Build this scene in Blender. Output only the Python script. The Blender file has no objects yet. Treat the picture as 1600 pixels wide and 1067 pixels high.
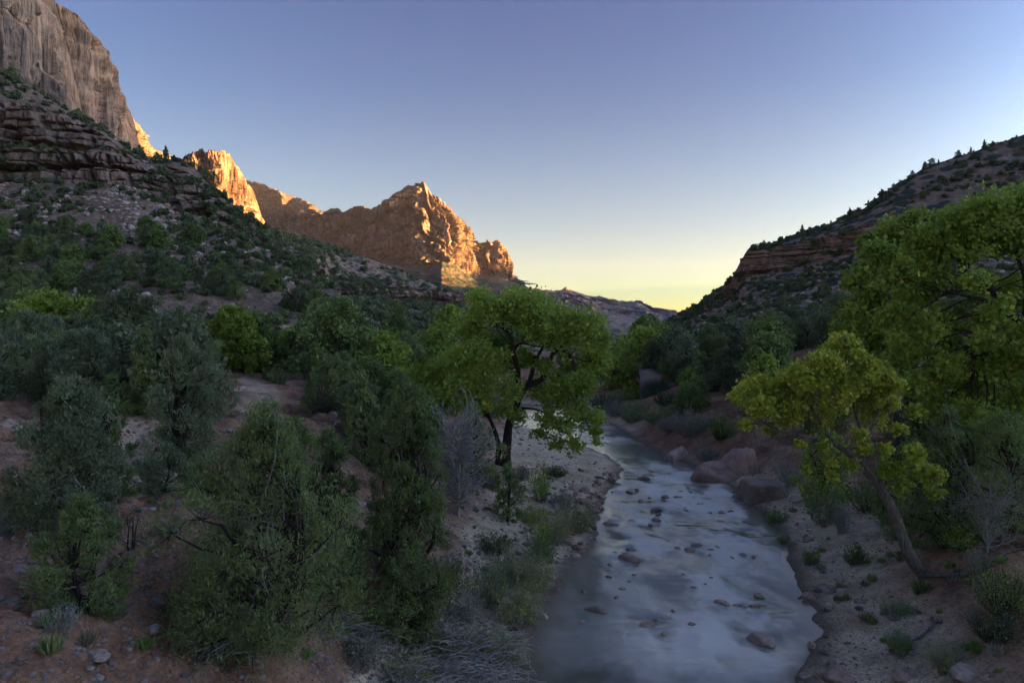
import bpy, math, random
import numpy as np
from mathutils import Vector
from mathutils.bvhtree import BVHTree

S = bpy.context.scene
COL = S.collection
R = math.radians

# ------------------------------------------------------------------ camera, sky, sun, exposure
CAMZ = 10.0; FPX = 1067.0; CX = 800.0; CY = 533.5
SUN_EL, SUN_AZ = 2.2, 93.0           # azimuth clockwise from the view direction (+Y)
cd = bpy.data.cameras.new('camera'); cam = bpy.data.objects.new('camera', cd); COL.objects.link(cam)
cam.location = (0, 0, CAMZ); cam.rotation_euler = (R(90), 0, 0)
cd.sensor_width = 36; cd.lens = 24.0; cd.clip_start = 0.1; cd.clip_end = 60000
S.camera = cam
w = bpy.data.worlds.new('World'); S.world = w; w.use_nodes = True
nt = w.node_tree; nt.nodes.clear()
sky = nt.nodes.new('ShaderNodeTexSky'); sky.sky_type = 'NISHITA'; sky.sun_disc = False
sky.sun_elevation = R(SUN_EL); sky.sun_rotation = R(SUN_AZ)
sky.altitude = 1200; sky.air_density = 1.0; sky.dust_density = 0.6; sky.ozone_density = 2.0
bg = nt.nodes.new('ShaderNodeBackground'); bg.inputs[1].default_value = 0.15
wo = nt.nodes.new('ShaderNodeOutputWorld')
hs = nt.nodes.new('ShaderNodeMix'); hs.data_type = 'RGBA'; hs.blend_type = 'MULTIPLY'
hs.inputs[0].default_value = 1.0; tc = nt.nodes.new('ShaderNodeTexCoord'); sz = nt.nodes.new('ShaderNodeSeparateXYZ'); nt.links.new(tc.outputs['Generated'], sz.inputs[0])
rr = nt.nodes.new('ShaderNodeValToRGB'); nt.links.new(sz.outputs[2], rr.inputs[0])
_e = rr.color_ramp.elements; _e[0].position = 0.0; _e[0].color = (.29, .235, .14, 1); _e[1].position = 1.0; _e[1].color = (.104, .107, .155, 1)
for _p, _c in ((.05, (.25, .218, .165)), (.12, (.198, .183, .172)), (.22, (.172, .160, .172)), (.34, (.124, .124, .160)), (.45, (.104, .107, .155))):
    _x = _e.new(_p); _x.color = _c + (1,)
# warm afterglow lobe added on the sky's sun side, boosted to light the land
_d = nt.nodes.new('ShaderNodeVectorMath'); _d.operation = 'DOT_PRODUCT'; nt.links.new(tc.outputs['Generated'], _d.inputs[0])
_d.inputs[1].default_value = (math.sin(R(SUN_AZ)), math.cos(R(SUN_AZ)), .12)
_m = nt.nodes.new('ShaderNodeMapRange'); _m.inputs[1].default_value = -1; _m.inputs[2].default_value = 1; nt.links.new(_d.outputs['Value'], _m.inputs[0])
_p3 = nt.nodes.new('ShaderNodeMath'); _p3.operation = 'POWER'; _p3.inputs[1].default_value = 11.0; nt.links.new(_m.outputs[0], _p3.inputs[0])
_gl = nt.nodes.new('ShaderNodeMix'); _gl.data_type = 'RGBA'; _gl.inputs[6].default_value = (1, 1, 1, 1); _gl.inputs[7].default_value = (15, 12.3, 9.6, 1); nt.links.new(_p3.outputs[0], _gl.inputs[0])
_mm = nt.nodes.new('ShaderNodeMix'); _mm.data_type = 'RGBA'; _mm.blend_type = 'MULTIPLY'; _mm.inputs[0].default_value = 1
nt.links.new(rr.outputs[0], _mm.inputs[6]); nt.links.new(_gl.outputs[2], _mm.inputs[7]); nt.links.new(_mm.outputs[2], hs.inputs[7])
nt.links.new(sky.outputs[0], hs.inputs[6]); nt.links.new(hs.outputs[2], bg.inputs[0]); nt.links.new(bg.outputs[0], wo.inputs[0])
sl = bpy.data.lights.new('sun', 'SUN'); sl.energy = 3.8; sl.angle = R(0.5); sl.color = (1.0, 0.45, 0.11)
so = bpy.data.objects.new('sun', sl); COL.objects.link(so)
sd = Vector((math.sin(R(SUN_AZ)) * math.cos(R(SUN_EL)), math.cos(R(SUN_AZ)) * math.cos(R(SUN_EL)), math.sin(R(SUN_EL))))
so.rotation_euler = sd.to_track_quat('Z', 'Y').to_euler()
S.view_settings.view_transform = 'Standard'; S.view_settings.look = 'None'
S.view_settings.exposure = 4.25; S.view_settings.gamma = 1.0; S.view_settings.use_curve_mapping = False
S.cycles.max_bounces = 7; S.cycles.diffuse_bounces = 5; S.cycles.glossy_bounces = 2
S.cycles.transmission_bounces = 2; S.cycles.volume_bounces = 0; S.cycles.transparent_max_bounces = 4
S.cycles.use_denoising = True

# ------------------------------------------------------------------ numeric helpers
def W(px, py, d):
    px = np.asarray(px, float); py = np.asarray(py, float); d = np.asarray(d, float)
    return np.stack([d * (px - CX) / FPX, d + 0 * px, CAMZ - d * (py - CY) / FPX], -1)

def _h(ix, iy, iz, s):
    n = (ix.astype(np.uint32) * np.uint32(374761393) + iy.astype(np.uint32) * np.uint32(668265263)
         + iz.astype(np.uint32) * np.uint32(2246822519) + np.uint32(s * 3266489 + 12345))
    n = (n ^ (n >> np.uint32(13))) * np.uint32(1274126177)
    n = (n ^ (n >> np.uint32(16))) * np.uint32(2654435761)
    return ((n ^ (n >> np.uint32(15))) & np.uint32(0xffffff)).astype(np.float64) / 16777215.0

def vn(x, y, z, s=0):
    fx = np.floor(x); fy = np.floor(y); fz = np.floor(z)
    tx = x - fx; ty = y - fy; tz = z - fz
    tx = tx * tx * (3 - 2 * tx); ty = ty * ty * (3 - 2 * ty); tz = tz * tz * (3 - 2 * tz)
    ix = fx.astype(np.int64); iy = fy.astype(np.int64); iz = fz.astype(np.int64)
    r = 0
    for a in (0, 1):
        wa = tx if a else 1 - tx
        for b in (0, 1):
            wb = ty if b else 1 - ty
            for c in (0, 1):
                wc = tz if c else 1 - tz
                r = r + wa * wb * wc * _h(ix + a, iy + b, iz + c, s)
    return r * 2 - 1

def fbm(x, y, z, o=4, s=0, g=0.5):
    x, y, z = np.broadcast_arrays(x, y, z)
    r = 0; a = 1.0; t = 0
    for i in range(o):
        k = 2.03 ** i
        r = r + a * vn(x * k + 17.3 * i, y * k + 9.1 * i, z * k + 5.7 * i, s + i); t += a; a *= g
    return r / t

def ridge(x, y, z, o=3, s=0):
    x, y, z = np.broadcast_arrays(x, y, z)
    r = 0; a = 1.0; t = 0
    for i in range(o):
        k = 2.1 ** i
        r = r + a * (1 - 2.2 * np.abs(vn(x * k + 3.3 * i, y * k + 7.7 * i, z * k, s + i))); t += a; a *= 0.5
    return r / t

def sst(a, b, x):
    t = np.clip((x - a) / (b - a), 0, 1); return t * t * (3 - 2 * t)

def make_mesh(name, V, F, mats, smooth=False, mi=None, colour=None):
    """V Nx3; F list of arrays (tri or quad index arrays)"""
    if not isinstance(F, (list, tuple)): F = [F]
    F = [f for f in F if len(f)]
    me = bpy.data.meshes.new(name)
    V = np.asarray(V, np.float32)
    me.vertices.add(len(V)); me.vertices.foreach_set('co', V.ravel())
    tot = np.concatenate([np.full(len(f), f.shape[1], np.int32) for f in F])
    li = np.concatenate([f.ravel() for f in F]).astype(np.int32)
    st = np.concatenate([[0], np.cumsum(tot)[:-1]]).astype(np.int32)
    me.loops.add(len(li)); me.loops.foreach_set('vertex_index', li)
    me.polygons.add(len(tot)); me.polygons.foreach_set('loop_start', st); me.polygons.foreach_set('loop_total', tot)
    if mi is not None: me.polygons.foreach_set('material_index', np.asarray(mi, np.int32))
    me.polygons.foreach_set('use_smooth', np.full(len(tot), smooth))
    for m in (mats if isinstance(mats, (list, tuple)) else [mats]): me.materials.append(m)
    if colour is not None:
        a = me.attributes.new('tone', 'FLOAT_COLOR', 'POINT')
        c = np.ones((len(V), 4), np.float32); c[:, :colour.shape[1]] = colour
        a.data.foreach_set('color', c.ravel())
    me.update(calc_edges=True)
    return me

def link(name, me, parent=None, label=None, cat=None, group=None, kind=None, loc=None, rz=0, sc=None):
    o = bpy.data.objects.new(name, me); COL.objects.link(o)
    if parent: o.parent = parent
    if label: o['label'] = label
    if cat: o['category'] = cat
    if group: o['group'] = group
    if kind: o['kind'] = kind
    if loc is not None: o.location = loc
    o.rotation_euler = (0, 0, rz) if not isinstance(rz, tuple) else rz
    if sc is not None: o.scale = sc if isinstance(sc, (tuple, list)) else (sc, sc, sc)
    return o

# ------------------------------------------------------------------ materials
def newmat(name, rough=0.85, spec=0.2):
    m = bpy.data.materials.new(name); m.use_nodes = True
    n = m.node_tree.nodes; b = n['Principled BSDF']
    b.inputs['Roughness'].default_value = rough; b.inputs['Specular IOR Level'].default_value = spec
    return m, m.node_tree, b

def nd(t, ty, **k):
    n = t.nodes.new(ty)
    for a, v in k.items(): setattr(n, a, v)
    return n

def noise(t, scale, detail=6, rough=0.6, vec=None, dim='3D'):
    n = nd(t, 'ShaderNodeTexNoise'); n.noise_dimensions = dim
    n.inputs['Scale'].default_value = scale; n.inputs['Detail'].default_value = detail; n.inputs['Roughness'].default_value = rough
    if vec: t.links.new(vec, n.inputs['Vector'])
    return n

def mapping(t, sc, src=None):
    m = nd(t, 'ShaderNodeMapping'); m.inputs['Scale'].default_value = sc
    if src is None:
        g = nd(t, 'ShaderNodeNewGeometry'); src = g.outputs['Position']
    t.links.new(src, m.inputs['Vector']); return m.outputs[0]

def ramp(t, fac, stops):
    r = nd(t, 'ShaderNodeValToRGB'); t.links.new(fac, r.inputs[0])
    e = r.color_ramp.elements
    while len(e) > 1: e.remove(e[0])
    e[0].position = stops[0][0]; e[0].color = tuple(stops[0][1]) + (1,)
    for p, c in stops[1:]:
        x = e.new(p); x.color = tuple(c) + (1,)
    return r.outputs[0]

def mix(t, fac, a, b, mode='MIX'):
    m = nd(t, 'ShaderNodeMix'); m.data_type = 'RGBA'; m.blend_type = mode
    for i, v in ((0, fac), (6, a), (7, b)):
        if isinstance(v, (int, float)): m.inputs[i].default_value = v
        elif isinstance(v, (tuple, list)): m.inputs[i].default_value = tuple(v) + (1,)
        else: t.links.new(v, m.inputs[i])
    return m.outputs[2]

def math_(t, op, a, b=None, clamp=False):
    m = nd(t, 'ShaderNodeMath'); m.operation = op; m.use_clamp = clamp
    for i, v in ((0, a), (1, b)):
        if v is None: continue
        if isinstance(v, (int, float)): m.inputs[i].default_value = v
        else: t.links.new(v, m.inputs[i])
    return m.outputs[0]

def bump(t, b, h, strength, dist):
    n = nd(t, 'ShaderNodeBump'); n.inputs['Strength'].default_value = strength; n.inputs['Distance'].default_value = dist
    t.links.new(h, n.inputs['Height']); t.links.new(n.outputs[0], b.inputs['Normal'])

def rock_material(name, cols, scale, zscale, veg=None, streak=0.5, soil=None, vegscale=0.1, vegamt=0.5, soil_at=(0.45, 0.75)):
    """cols dark, mid, light; scale in 1/m of the main blotches; strata along z; scrub + soil on gentle slopes"""
    m, t, b = newmat(name)
    strata = noise(t, 1.0, 5, 0.65, mapping(t, (scale * .06, scale * .06, zscale)))
    joint = noise(t, 1.0, 5, 0.6, mapping(t, (scale * 2.2, scale * 2.2, scale * .16)))
    blot = noise(t, scale, 7, 0.65, mapping(t, (1, 1, 1)))
    a = math_(t, 'ADD', math_(t, 'MULTIPLY', strata.outputs[0], 0.45), math_(t, 'MULTIPLY', blot.outputs[0], 0.36 - .2 * streak))
    a = math_(t, 'ADD', a, math_(t, 'MULTIPLY', joint.outputs[0], 0.42 * streak + 0.02))
    c = ramp(t, a, [(0.40, cols[0]), (0.50, cols[1]), (0.60, cols[2])])
    # dark varnish streaks running down the face
    v = ramp(t, noise(t, 1.0, 6, 0.65, mapping(t, (scale * 4, scale * 4, scale * .25))).outputs[0], [(.36, (1.15, 1.12, 1.1)), (0.50, (1, 1, 1)), (0.60, (.38, .35, .34))])
    c = mix(t, streak, c, v, 'MULTIPLY')
    if soil or veg:
        g = nd(t, 'ShaderNodeNewGeometry'); sx = nd(t, 'ShaderNodeSeparateXYZ'); t.links.new(g.outputs['Normal'], sx.inputs[0])
        fl = nd(t, 'ShaderNodeMapRange'); fl.inputs[1].default_value = soil_at[0]; fl.inputs[2].default_value = soil_at[1]
        t.links.new(sx.outputs[2], fl.inputs[0])
        if soil:
            sn = ramp(t, noise(t, scale * 5, 8, 0.7, mapping(t, (1, 1, 1))).outputs[0], [(0.35, [q * .6 for q in soil]), (0.6, [q * 1.15 for q in soil]), (.7, [q * 1.5 for q in soil])])
            c = mix(t, fl.outputs[0], c, sn)
        if veg:
            vo = nd(t, 'ShaderNodeTexVoronoi'); vo.inputs['Scale'].default_value = vegscale
            t.links.new(mapping(t, (1, 1, 1)), vo.inputs['Vector'])
            big = noise(t, vegscale * .12, 3, 0.6, mapping(t, (1, 1, 1)))
            k = math_(t, 'SUBTRACT', math_(t, 'MULTIPLY', big.outputs[0], vegamt * 1.6), vo.outputs['Distance'])
            k = math_(t, 'MULTIPLY', k, 7.0, True)
            k = math_(t, 'MULTIPLY', k, fl.outputs[0])
            c = mix(t, k, c, veg)
    t.links.new(c, b.inputs['Base Color'])
    hgt = math_(t, 'ADD', math_(t, 'MULTIPLY', joint.outputs[0], 1.5 * streak + .1), math_(t, 'ADD', math_(t, 'MULTIPLY', strata.outputs[0], .4), math_(t, 'MULTIPLY', blot.outputs[0], .9 - .65 * streak)))
    bump(t, b, hgt, 0.8, 0.35 / scale)
    return m

M = {}
M['big_cliff'] = rock_material('pale_sandstone', [(.046, .042, .040), (.110, .098, .090), (.19, .170, .155)], 0.035, 0.05, streak=0.8, soil=(.20, .15, .11), veg=(.045, .06, .028), vegscale=.12, vegamt=.45, soil_at=(.5, .8))
M['peak'] = rock_material('red_sandstone', [(.034, .026, .026), (.088, .062, .056), (.20, .148, .13)], 0.02, 0.022, streak=1.0, soil=(.10, .072, .058), veg=(.028, .038, .022), vegscale=.05, vegamt=1.05, soil_at=(.50, .74))
M['ledge'] = rock_material('ledge_sandstone', [(.10, .065, .048), (.205, .14, .105), (.31, .235, .185)], 0.10, 0.16, streak=0.6, soil=(.20, .14, .10), soil_at=(.45, .75))
M['red_ledge'] = rock_material('red_ledge_sandstone', [(.15, .085, .062), (.29, .175, .13), (.41, .28, .215)], 0.06, 0.16, streak=0.5, soil=(.22, .155, .12), veg=(.035, .048, .026), vegscale=.16, vegamt=.7)
M['far'] = rock_material('far_sandstone', [(.22, .13, .10), (.34, .21, .16), (.42, .28, .21)], 0.006, 0.01, streak=0.4, soil=(.20, .15, .12), veg=(.06, .07, .04), vegscale=.012, vegamt=.6)

def ground_material():
    m, t, b = newmat('river_bank_soil', 0.95, 0.1)
    at = nd(t, 'ShaderNodeAttribute'); at.attribute_name = 'tone'
    sep = nd(t, 'ShaderNodeSeparateColor'); t.links.new(at.outputs['Color'], sep.inputs[0])
    pos = mapping(t, (1, 1, 1))
    n1 = noise(t, 0.7, 8, 0.68, pos); n2 = noise(t, 9.0, 6, 0.7, pos); n3 = noise(t, 2.4, 8, 0.7, pos)
    red = ramp(t, n1.outputs[0], [(0.3, (.12, .060, .036)), (0.5, (.25, .135, .080)), (0.7, (.34, .21, .135))])
    sand = ramp(t, n1.outputs[0], [(0.3, (.33, .25, .165)), (0.5, (.52, .415, .285)), (0.68, (.63, .52, .37))])
    c = mix(t, sep.outputs[0], red, sand)
    wet = mix(t, sep.outputs[1], c, (.17, .13, .095))
    lit = ramp(t, n3.outputs[0], [(0.48, (.0, .0, .0)), (0.62, (1, 1, 1))])
    litf = math_(t, 'MULTIPLY', lit, sep.outputs[2])
    c = mix(t, litf, wet, (.075, .065, .045))
    spk = ramp(t, n2.outputs[0], [(0.3, (.55, .55, .55)), (0.5, (1, 1, 1)), (0.72, (1.5, 1.45, 1.4))])
    c = mix(t, 0.9, c, spk, 'MULTIPLY')
    t.links.new(c, b.inputs['Base Color'])
    vo = nd(t, 'ShaderNodeTexVoronoi'); vo.inputs['Scale'].default_value = 7; t.links.new(pos, vo.inputs['Vector'])
    h = math_(t, 'ADD', math_(t, 'MULTIPLY', n2.outputs[0], .5), math_(t, 'ADD', n3.outputs[0], math_(t, 'MULTIPLY', vo.outputs['Distance'], -.4)))
    bump(t, b, h, 0.8, 0.12)
    return m
M['soil'] = ground_material()

def stone_material(name, c0, c1, c2):
    m, t, b = newmat(name, 0.8, 0.25)
    tc = nd(t, 'ShaderNodeTexCoord'); oi = nd(t, 'ShaderNodeObjectInfo')
    ad = nd(t, 'ShaderNodeVectorMath'); ad.operation = 'ADD'
    t.links.new(tc.outputs['Object'], ad.inputs[0])
    cb = nd(t, 'ShaderNodeCombineXYZ'); k = math_(t, 'MULTIPLY', oi.outputs['Random'], 40.0)
    for i in range(3): t.links.new(k, cb.inputs[i])
    t.links.new(cb.outputs[0], ad.inputs[1])
    n1 = noise(t, 2.2, 8, 0.68, ad.outputs[0]); n2 = noise(t, 14, 6, 0.7, ad.outputs[0])
    c = ramp(t, n1.outputs[0], [(0.3, c0), (0.5, c1), (0.7, c2)])
    at = nd(t, 'ShaderNodeAttribute'); at.attribute_name = 'tone'
    br = nd(t, 'ShaderNodeMapRange'); br.inputs[3].default_value = 0.65; br.inputs[4].default_value = 1.35
    t.links.new(oi.outputs['Random'], br.inputs[0])
    cc = nd(t, 'ShaderNodeCombineColor')
    for i in range(3): t.links.new(br.outputs[0], cc.inputs[i])
    c = mix(t, 1.0, c, cc.outputs[0], 'MULTIPLY')
    c = mix(t, 0.7, c, ramp(t, n2.outputs[0], [(.35, (.6, .6, .6)), (.6, (1.15, 1.15, 1.15))]), 'MULTIPLY')
    t.links.new(c, b.inputs['Base Color'])
    bump(t, b, math_(t, 'ADD', n1.outputs[0], math_(t, 'MULTIPLY', n2.outputs[0], .3)), 0.7, 0.12)
    return m
M['stone'] = stone_material('river_stone', (.17, .125, .10), (.32, .245, .20), (.46, .37, .31))
M['red_stone'] = stone_material('red_stone', (.15, .095, .075), (.29, .195, .155), (.42, .31, .25))
M['pale_stone'] = stone_material('pale_stone', (.20, .17, .15), (.33, .28, .25), (.45, .40, .36))

def leaf_material(name, c0, c1, c2, trans=0.25):
    m, t, b = newmat(name, 0.6, 0.2)
    at = nd(t, 'ShaderNodeAttribute'); at.attribute_name = 'tone'
    sep = nd(t, 'ShaderNodeSeparateColor'); t.links.new(at.outputs['Color'], sep.inputs[0])
    oi = nd(t, 'ShaderNodeObjectInfo')
    f = math_(t, 'ADD', sep.outputs[0], math_(t, 'MULTIPLY', math_(t, 'SUBTRACT', oi.outputs['Random'], .5), .35))
    c = ramp(t, f, [(0.15, c0), (0.5, c1), (0.9, c2)])
    c = mix(t, sep.outputs[1], c, (.58, .54, .08))       # turned (autumn) leaves
    t.links.new(c, b.inputs['Base Color'])
    tr = nd(t, 'ShaderNodeBsdfTranslucent'); t.links.new(c, tr.inputs[0])
    ms = nd(t, 'ShaderNodeMixShader'); ms.inputs[0].default_value = trans
    out = t.nodes['Material Output']
    t.links.new(b.outputs[0], ms.inputs[1]); t.links.new(tr.outputs[0], ms.inputs[2]); t.links.new(ms.outputs[0], out.inputs[0])
    return m
M['juniper'] = leaf_material('juniper_foliage', (.088, .118, .040), (.165, .215, .072), (.26, .32, .12), .38)
M['blue_juniper'] = leaf_material('blue_green_foliage', (.085, .110, .058), (.155, .190, .100), (.24, .28, .155), .38)
M['cotton'] = leaf_material('cottonwood_leaves', (.15, .215, .032), (.25, .335, .055), (.38, .47, .095), .4)
M['yellow'] = leaf_material('yellowing_leaves', (.20, .27, .035), (.35, .42, .055), (.52, .56, .09), .4)
M['oak'] = leaf_material('oak_leaves', (.085, .130, .036), (.150, .210, .060), (.24, .31, .10), .3)
M['scrub'] = leaf_material('scrub_foliage', (.062, .080, .036), (.108, .132, .062), (.17, .20, .10), .3)
M['sage'] = leaf_material('sage_foliage', (.12, .13, .09), (.20, .21, .15), (.30, .31, .23), .2)
M['willow'] = leaf_material('willow_leaves', (0.125, 0.163, 0.062), (0.237, 0.275, 0.100), (0.375, 0.400, 0.150), .3)
M['grass'] = leaf_material('green_grass', (.08, .14, .03), (.14, .23, .05), (.22, .33, .085), .3)
M['drygrass'] = leaf_material('dry_grass', (.12, .10, .06), (.22, .18, .11), (.32, .27, .17), .2)

def bark_material(name, c0, c1):
    m, t, b = newmat(name, 0.9, 0.1)
    tc = nd(t, 'ShaderNodeTexCoord')
    n1 = noise(t, 6, 6, 0.7, mapping(t, (2.5, 2.5, .5), tc.outputs['Object']))
    t.links.new(ramp(t, n1.outputs[0], [(.35, c0), (.65, c1)]), b.inputs['Base Color'])
    bump(t, b, n1.outputs[0], .8, .08)
    return m
M['bark'] = bark_material('dark_bark', (.022, .017, .013), (.075, .06, .05))
M['pale_bark'] = bark_material('grey_bark', (.07, .06, .052), (.20, .175, .155))
M['dead'] = bark_material('dead_wood', (.16, .145, .13), (.42, .385, .355))

def water_material():
    m, t, b = newmat('river_water', 0.12, 0.5)
    b.inputs['IOR'].default_value = 1.33
    at = nd(t, 'ShaderNodeAttribute'); at.attribute_name = 'tone'
    sep = nd(t, 'ShaderNodeSeparateColor'); t.links.new(at.outputs['Color'], sep.inputs[0])
    f = sep.outputs[0]
    deep = mix(t, sep.outputs[1], (.10, .098, .072), (.15, .115, .075))
    c = mix(t, f, deep, (.70, .66, .59))
    t.links.new(c, b.inputs['Base Color'])
    mr = nd(t, 'ShaderNodeMapRange'); mr.inputs[3].default_value = .10; mr.inputs[4].default_value = .5
    t.links.new(f, mr.inputs[0]); t.links.new(mr.outputs[0], b.inputs['Roughness'])
    n = noise(t, 1.0, 3, 0.5, mapping(t, (1.0, 3.5, 1)))
    bump(t, b, math_(t, 'MULTIPLY', n.outputs[0], sep.outputs[2]), .35, .06)
    return m
M['water'] = water_material()

# ------------------------------------------------------------------ river outline and near ground
LEFT = [(-8, -40), (-3, 0), (-1.2, 12), (-.5, 18), (-.19, 20), (.67, 23.6), (2.18, 29.1), (3.95, 33.7), (5.06, 40), (6.5, 46.1), (8.06, 51.2), (8.75, 53.5), (8.3, 59.8), (7.0, 65), (5.2, 70), (2.6, 77), (-3, 86), (-14, 94), (-35, 101), (-70, 108)]
RIGHT = [(6, -40), (7.5, 0), (8, 12), (8.5, 20), (10.8, 23.6), (11.6, 26.9), (12.7, 30.8), (14, 36), (14.8, 43.3), (15.3, 47), (15.0, 52.2), (13.5, 60), (12.7, 68), (12.1, 81), (11.0, 92), (7, 103), (0, 110), (-14, 118), (-35, 124), (-70, 130)]
POLY = np.array(LEFT + RIGHT[::-1], float)

def river_sd(x, y):
    """signed distance to the water's edge, positive on land"""
    shp = x.shape; x = x.ravel(); y = y.ravel()
    d = np.full(x.shape, 1e9); inside = np.zeros(x.shape, bool)
    n = len(POLY)
    for i in range(n):
        ax, ay = POLY[i]; bx, by = POLY[(i + 1) % n]
        ex, ey = bx - ax, by - ay
        t = np.clip(((x - ax) * ex + (y - ay) * ey) / (ex * ex + ey * ey), 0, 1)
        d = np.minimum(d, (x - ax - t * ex) ** 2 + (y - ay - t * ey) ** 2)
        c = (ay > y) != (by > y)
        with np.errstate(divide='ignore', invalid='ignore'):
            xi = ax + (y - ay) * ex / (ey if ey != 0 else 1e-9)
        inside ^= c & (x < xi)
    d = np.sqrt(d)
    return np.where(inside, -d, d).reshape(shp)

def cp(px, py, z): # a ground point seen at a pixel, at height z
    d = (CAMZ - z) * FPX / (py - CY); return (d * (px - CX) / FPX, d, z)
CTRL = [cp(900, 720, .35), cp(860, 765, .6), cp(600, 1000, 1.0), cp(690, 960, .9), cp(480, 950, 2.4), cp(520, 1040, 1.5), cp(440, 905, 3.9), cp(100, 1000, 4.6), cp(30, 900, 5.1),
        cp(250, 880, 4.5), cp(330, 1030, 3.4), cp(215, 700, 5.3), cp(390, 625, 6.0), cp(420, 596, 6.5), cp(20, 655, 6.2), cp(130, 800, 5.1), cp(790, 733, 1.3), cp(700, 870, 1.7), cp(640, 892, 2.5),
        cp(560, 780, 3.8), cp(300, 740, 4.9), cp(760, 800, 1.3), cp(750, 880, 1.0), cp(450, 690, 5.2), (-12, 60, 5.2), (-6, 70, 3.0), (-4, 60, 2.2), (-2, 78, 1.6), (-25, 70, 6.8), (-55, 75, 7.8), (-40, 50, 6.8), (-60, 30, 7.5), (-100, 60, 11), (-35, 20, 6.8), (-20, 5, 5.5), (-10, 6, 4.2), (-5, 6, 1.6), (-20, 90, 4.0),
        (-60, 100, 6), (-20, 140, 6), (-100, 140, 12), (-60, 150, 10), (0, 130, 3), (0, 150, 4), (15, 120, 2.5), (40, 150, 8), (-10, 32, 5.0), (-8, 42, 4.2),
        cp(1300, 900, .7), cp(1450, 950, 1.3), cp(1550, 1050, 1.6), cp(1330, 780, 1.0), cp(1500, 885, 2.1), cp(1585, 900, 2.6), (17, 46, 1.2), (18, 64, 2.8), (26, 60, 4.0), (28, 90, 6.5), (20, 98, 2.8), (16, 80, 1.8), (22, 76, 3.8),
        (30, 45, 3.6), (28, 30, 3.4), (40, 20, 5), (20, 12, 2.2), (14, 6, 1.6), (60, 40, 7), (60, 90, 12), (90, 60, 16), (60, 140, 14), (110, 140, 26), (22, 18, 2.4)]
_c = np.array(CTRL)
def _tps(r2): return np.where(r2 > 0, r2 * np.log(r2 + 1e-12) * .5, 0)
_n = len(_c); _A = np.zeros((_n + 3, _n + 3))
_A[:_n, :_n] = _tps((_c[:, None, 0] - _c[None, :, 0]) ** 2 + (_c[:, None, 1] - _c[None, :, 1]) ** 2) + np.eye(_n) * .6
_A[:_n, _n] = 1; _A[:_n, _n + 1:] = _c[:, :2]; _A[_n:, :_n] = _A[:_n, _n:].T
_w = np.linalg.solve(_A, np.concatenate([_c[:, 2], [0, 0, 0]]))
def base_h(x, y):
    r = _w[_n] + _w[_n + 1] * x + _w[_n + 2] * y
    for i in range(_n): r = r + _w[i] * _tps((x - _c[i, 0]) ** 2 + (y - _c[i, 1]) ** 2)
    return r
def ground_h(x, y):
    s = river_sd(x + .35 * fbm(x * .9, y * .9, 0 * x, 3, 5), y)
    yy = np.clip(y, 0, 150); xx = np.clip(x, -110, 115)
    far = sst(100, 170, y)
    h = base_h(xx, yy) * (1 - far) + far * (2.5 + .0001 * xx ** 2)
    h = np.maximum(h, .25 + .02 * np.clip(s, 0, 60))
    bank = .04 + .16 * np.clip(s, 0, 50) ** .7
    z = bank + (h - bank) * sst(.2, 5.5, s)
    rough = sst(.8, 4, h)
    z = z + fbm(x * .28, y * .28, 0 * x, 3, 11) * (.10 + .6 * rough) * sst(0, 4, s)
    z = z + fbm(x * 1.3, y * 1.3, 0 * x, 5, 12) * (.07 + .34 * rough) * sst(0, 1.5, s)
    z = z - .5 * rough * np.maximum(0, ridge(x * .25, y * .25, 0 * x, 4, 31) - .35) * 2 * sst(60, 30, y)
    z = z - np.clip(-s, 0, 1.5) * .5
    return z, s, h

PATHS = [[cp(-100, 672, 6.2)[:2], cp(30, 655, 6.2)[:2], cp(90, 655, 6.1)[:2]], [cp(330, 597, 6.4)[:2], cp(400, 598, 6.4)[:2], cp(470, 597, 6.4)[:2]],
         [cp(400, 600, 6.4)[:2], cp(410, 640, 5.9)[:2], cp(440, 690, 5.2)[:2]], [cp(212, 650, 5.6)[:2], cp(215, 700, 5.3)[:2], cp(222, 760, 5.0)[:2]]]
def path_d(x, y):
    d = np.full(x.shape, 1e9)
    for p in PATHS:
        for (ax, ay), (bx, by) in zip(p[:-1], p[1:]):
            ex, ey = bx - ax, by - ay
            t = np.clip(((x - ax) * ex + (y - ay) * ey) / (ex * ex + ey * ey), 0, 1)
            d = np.minimum(d, np.hypot(x - ax - t * ex, y - ay - t * ey))
    return d

def grid_faces(nr, nc):
    i = np.arange((nr - 1) * (nc - 1)); r = i // (nc - 1); c = i % (nc - 1); a = r * nc + c
    return np.stack([a, a + 1, a + nc + 1, a + nc], -1)

BV = []
def add_bvh(me):
    v = np.empty(len(me.vertices) * 3, np.float32); me.vertices.foreach_get('co', v)
    f = np.empty(len(me.loops), np.int32); me.loops.foreach_get('vertex_index', f)
    BV.append(BVHTree.FromPolygons(v.reshape(-1, 3).tolist(), f.reshape(-1, 4).tolist()))
def drop(x, y, z0=2000):
    best = None
    for b in BV:
        h = b.ray_cast(Vector((x, y, z0)), Vector((0, 0, -1)))
        if h[0] is not None and (best is None or h[0].z > best[0].z): best = h
    return best
def gz(x, y):
    h = drop(x, y); return h[0].z if h else 0.0
def pix(px, py):
    """first surface along the sight line through a photograph pixel"""
    d = Vector(((px - CX) / FPX, 1, -(py - CY) / FPX)).normalized(); best = None
    for b in BV:
        h = b.ray_cast(Vector((0, 0, CAMZ)), d)
        if h[0] is not None and (best is None or h[3] < best[3]): best = h
    return best[0] if best else None

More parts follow.
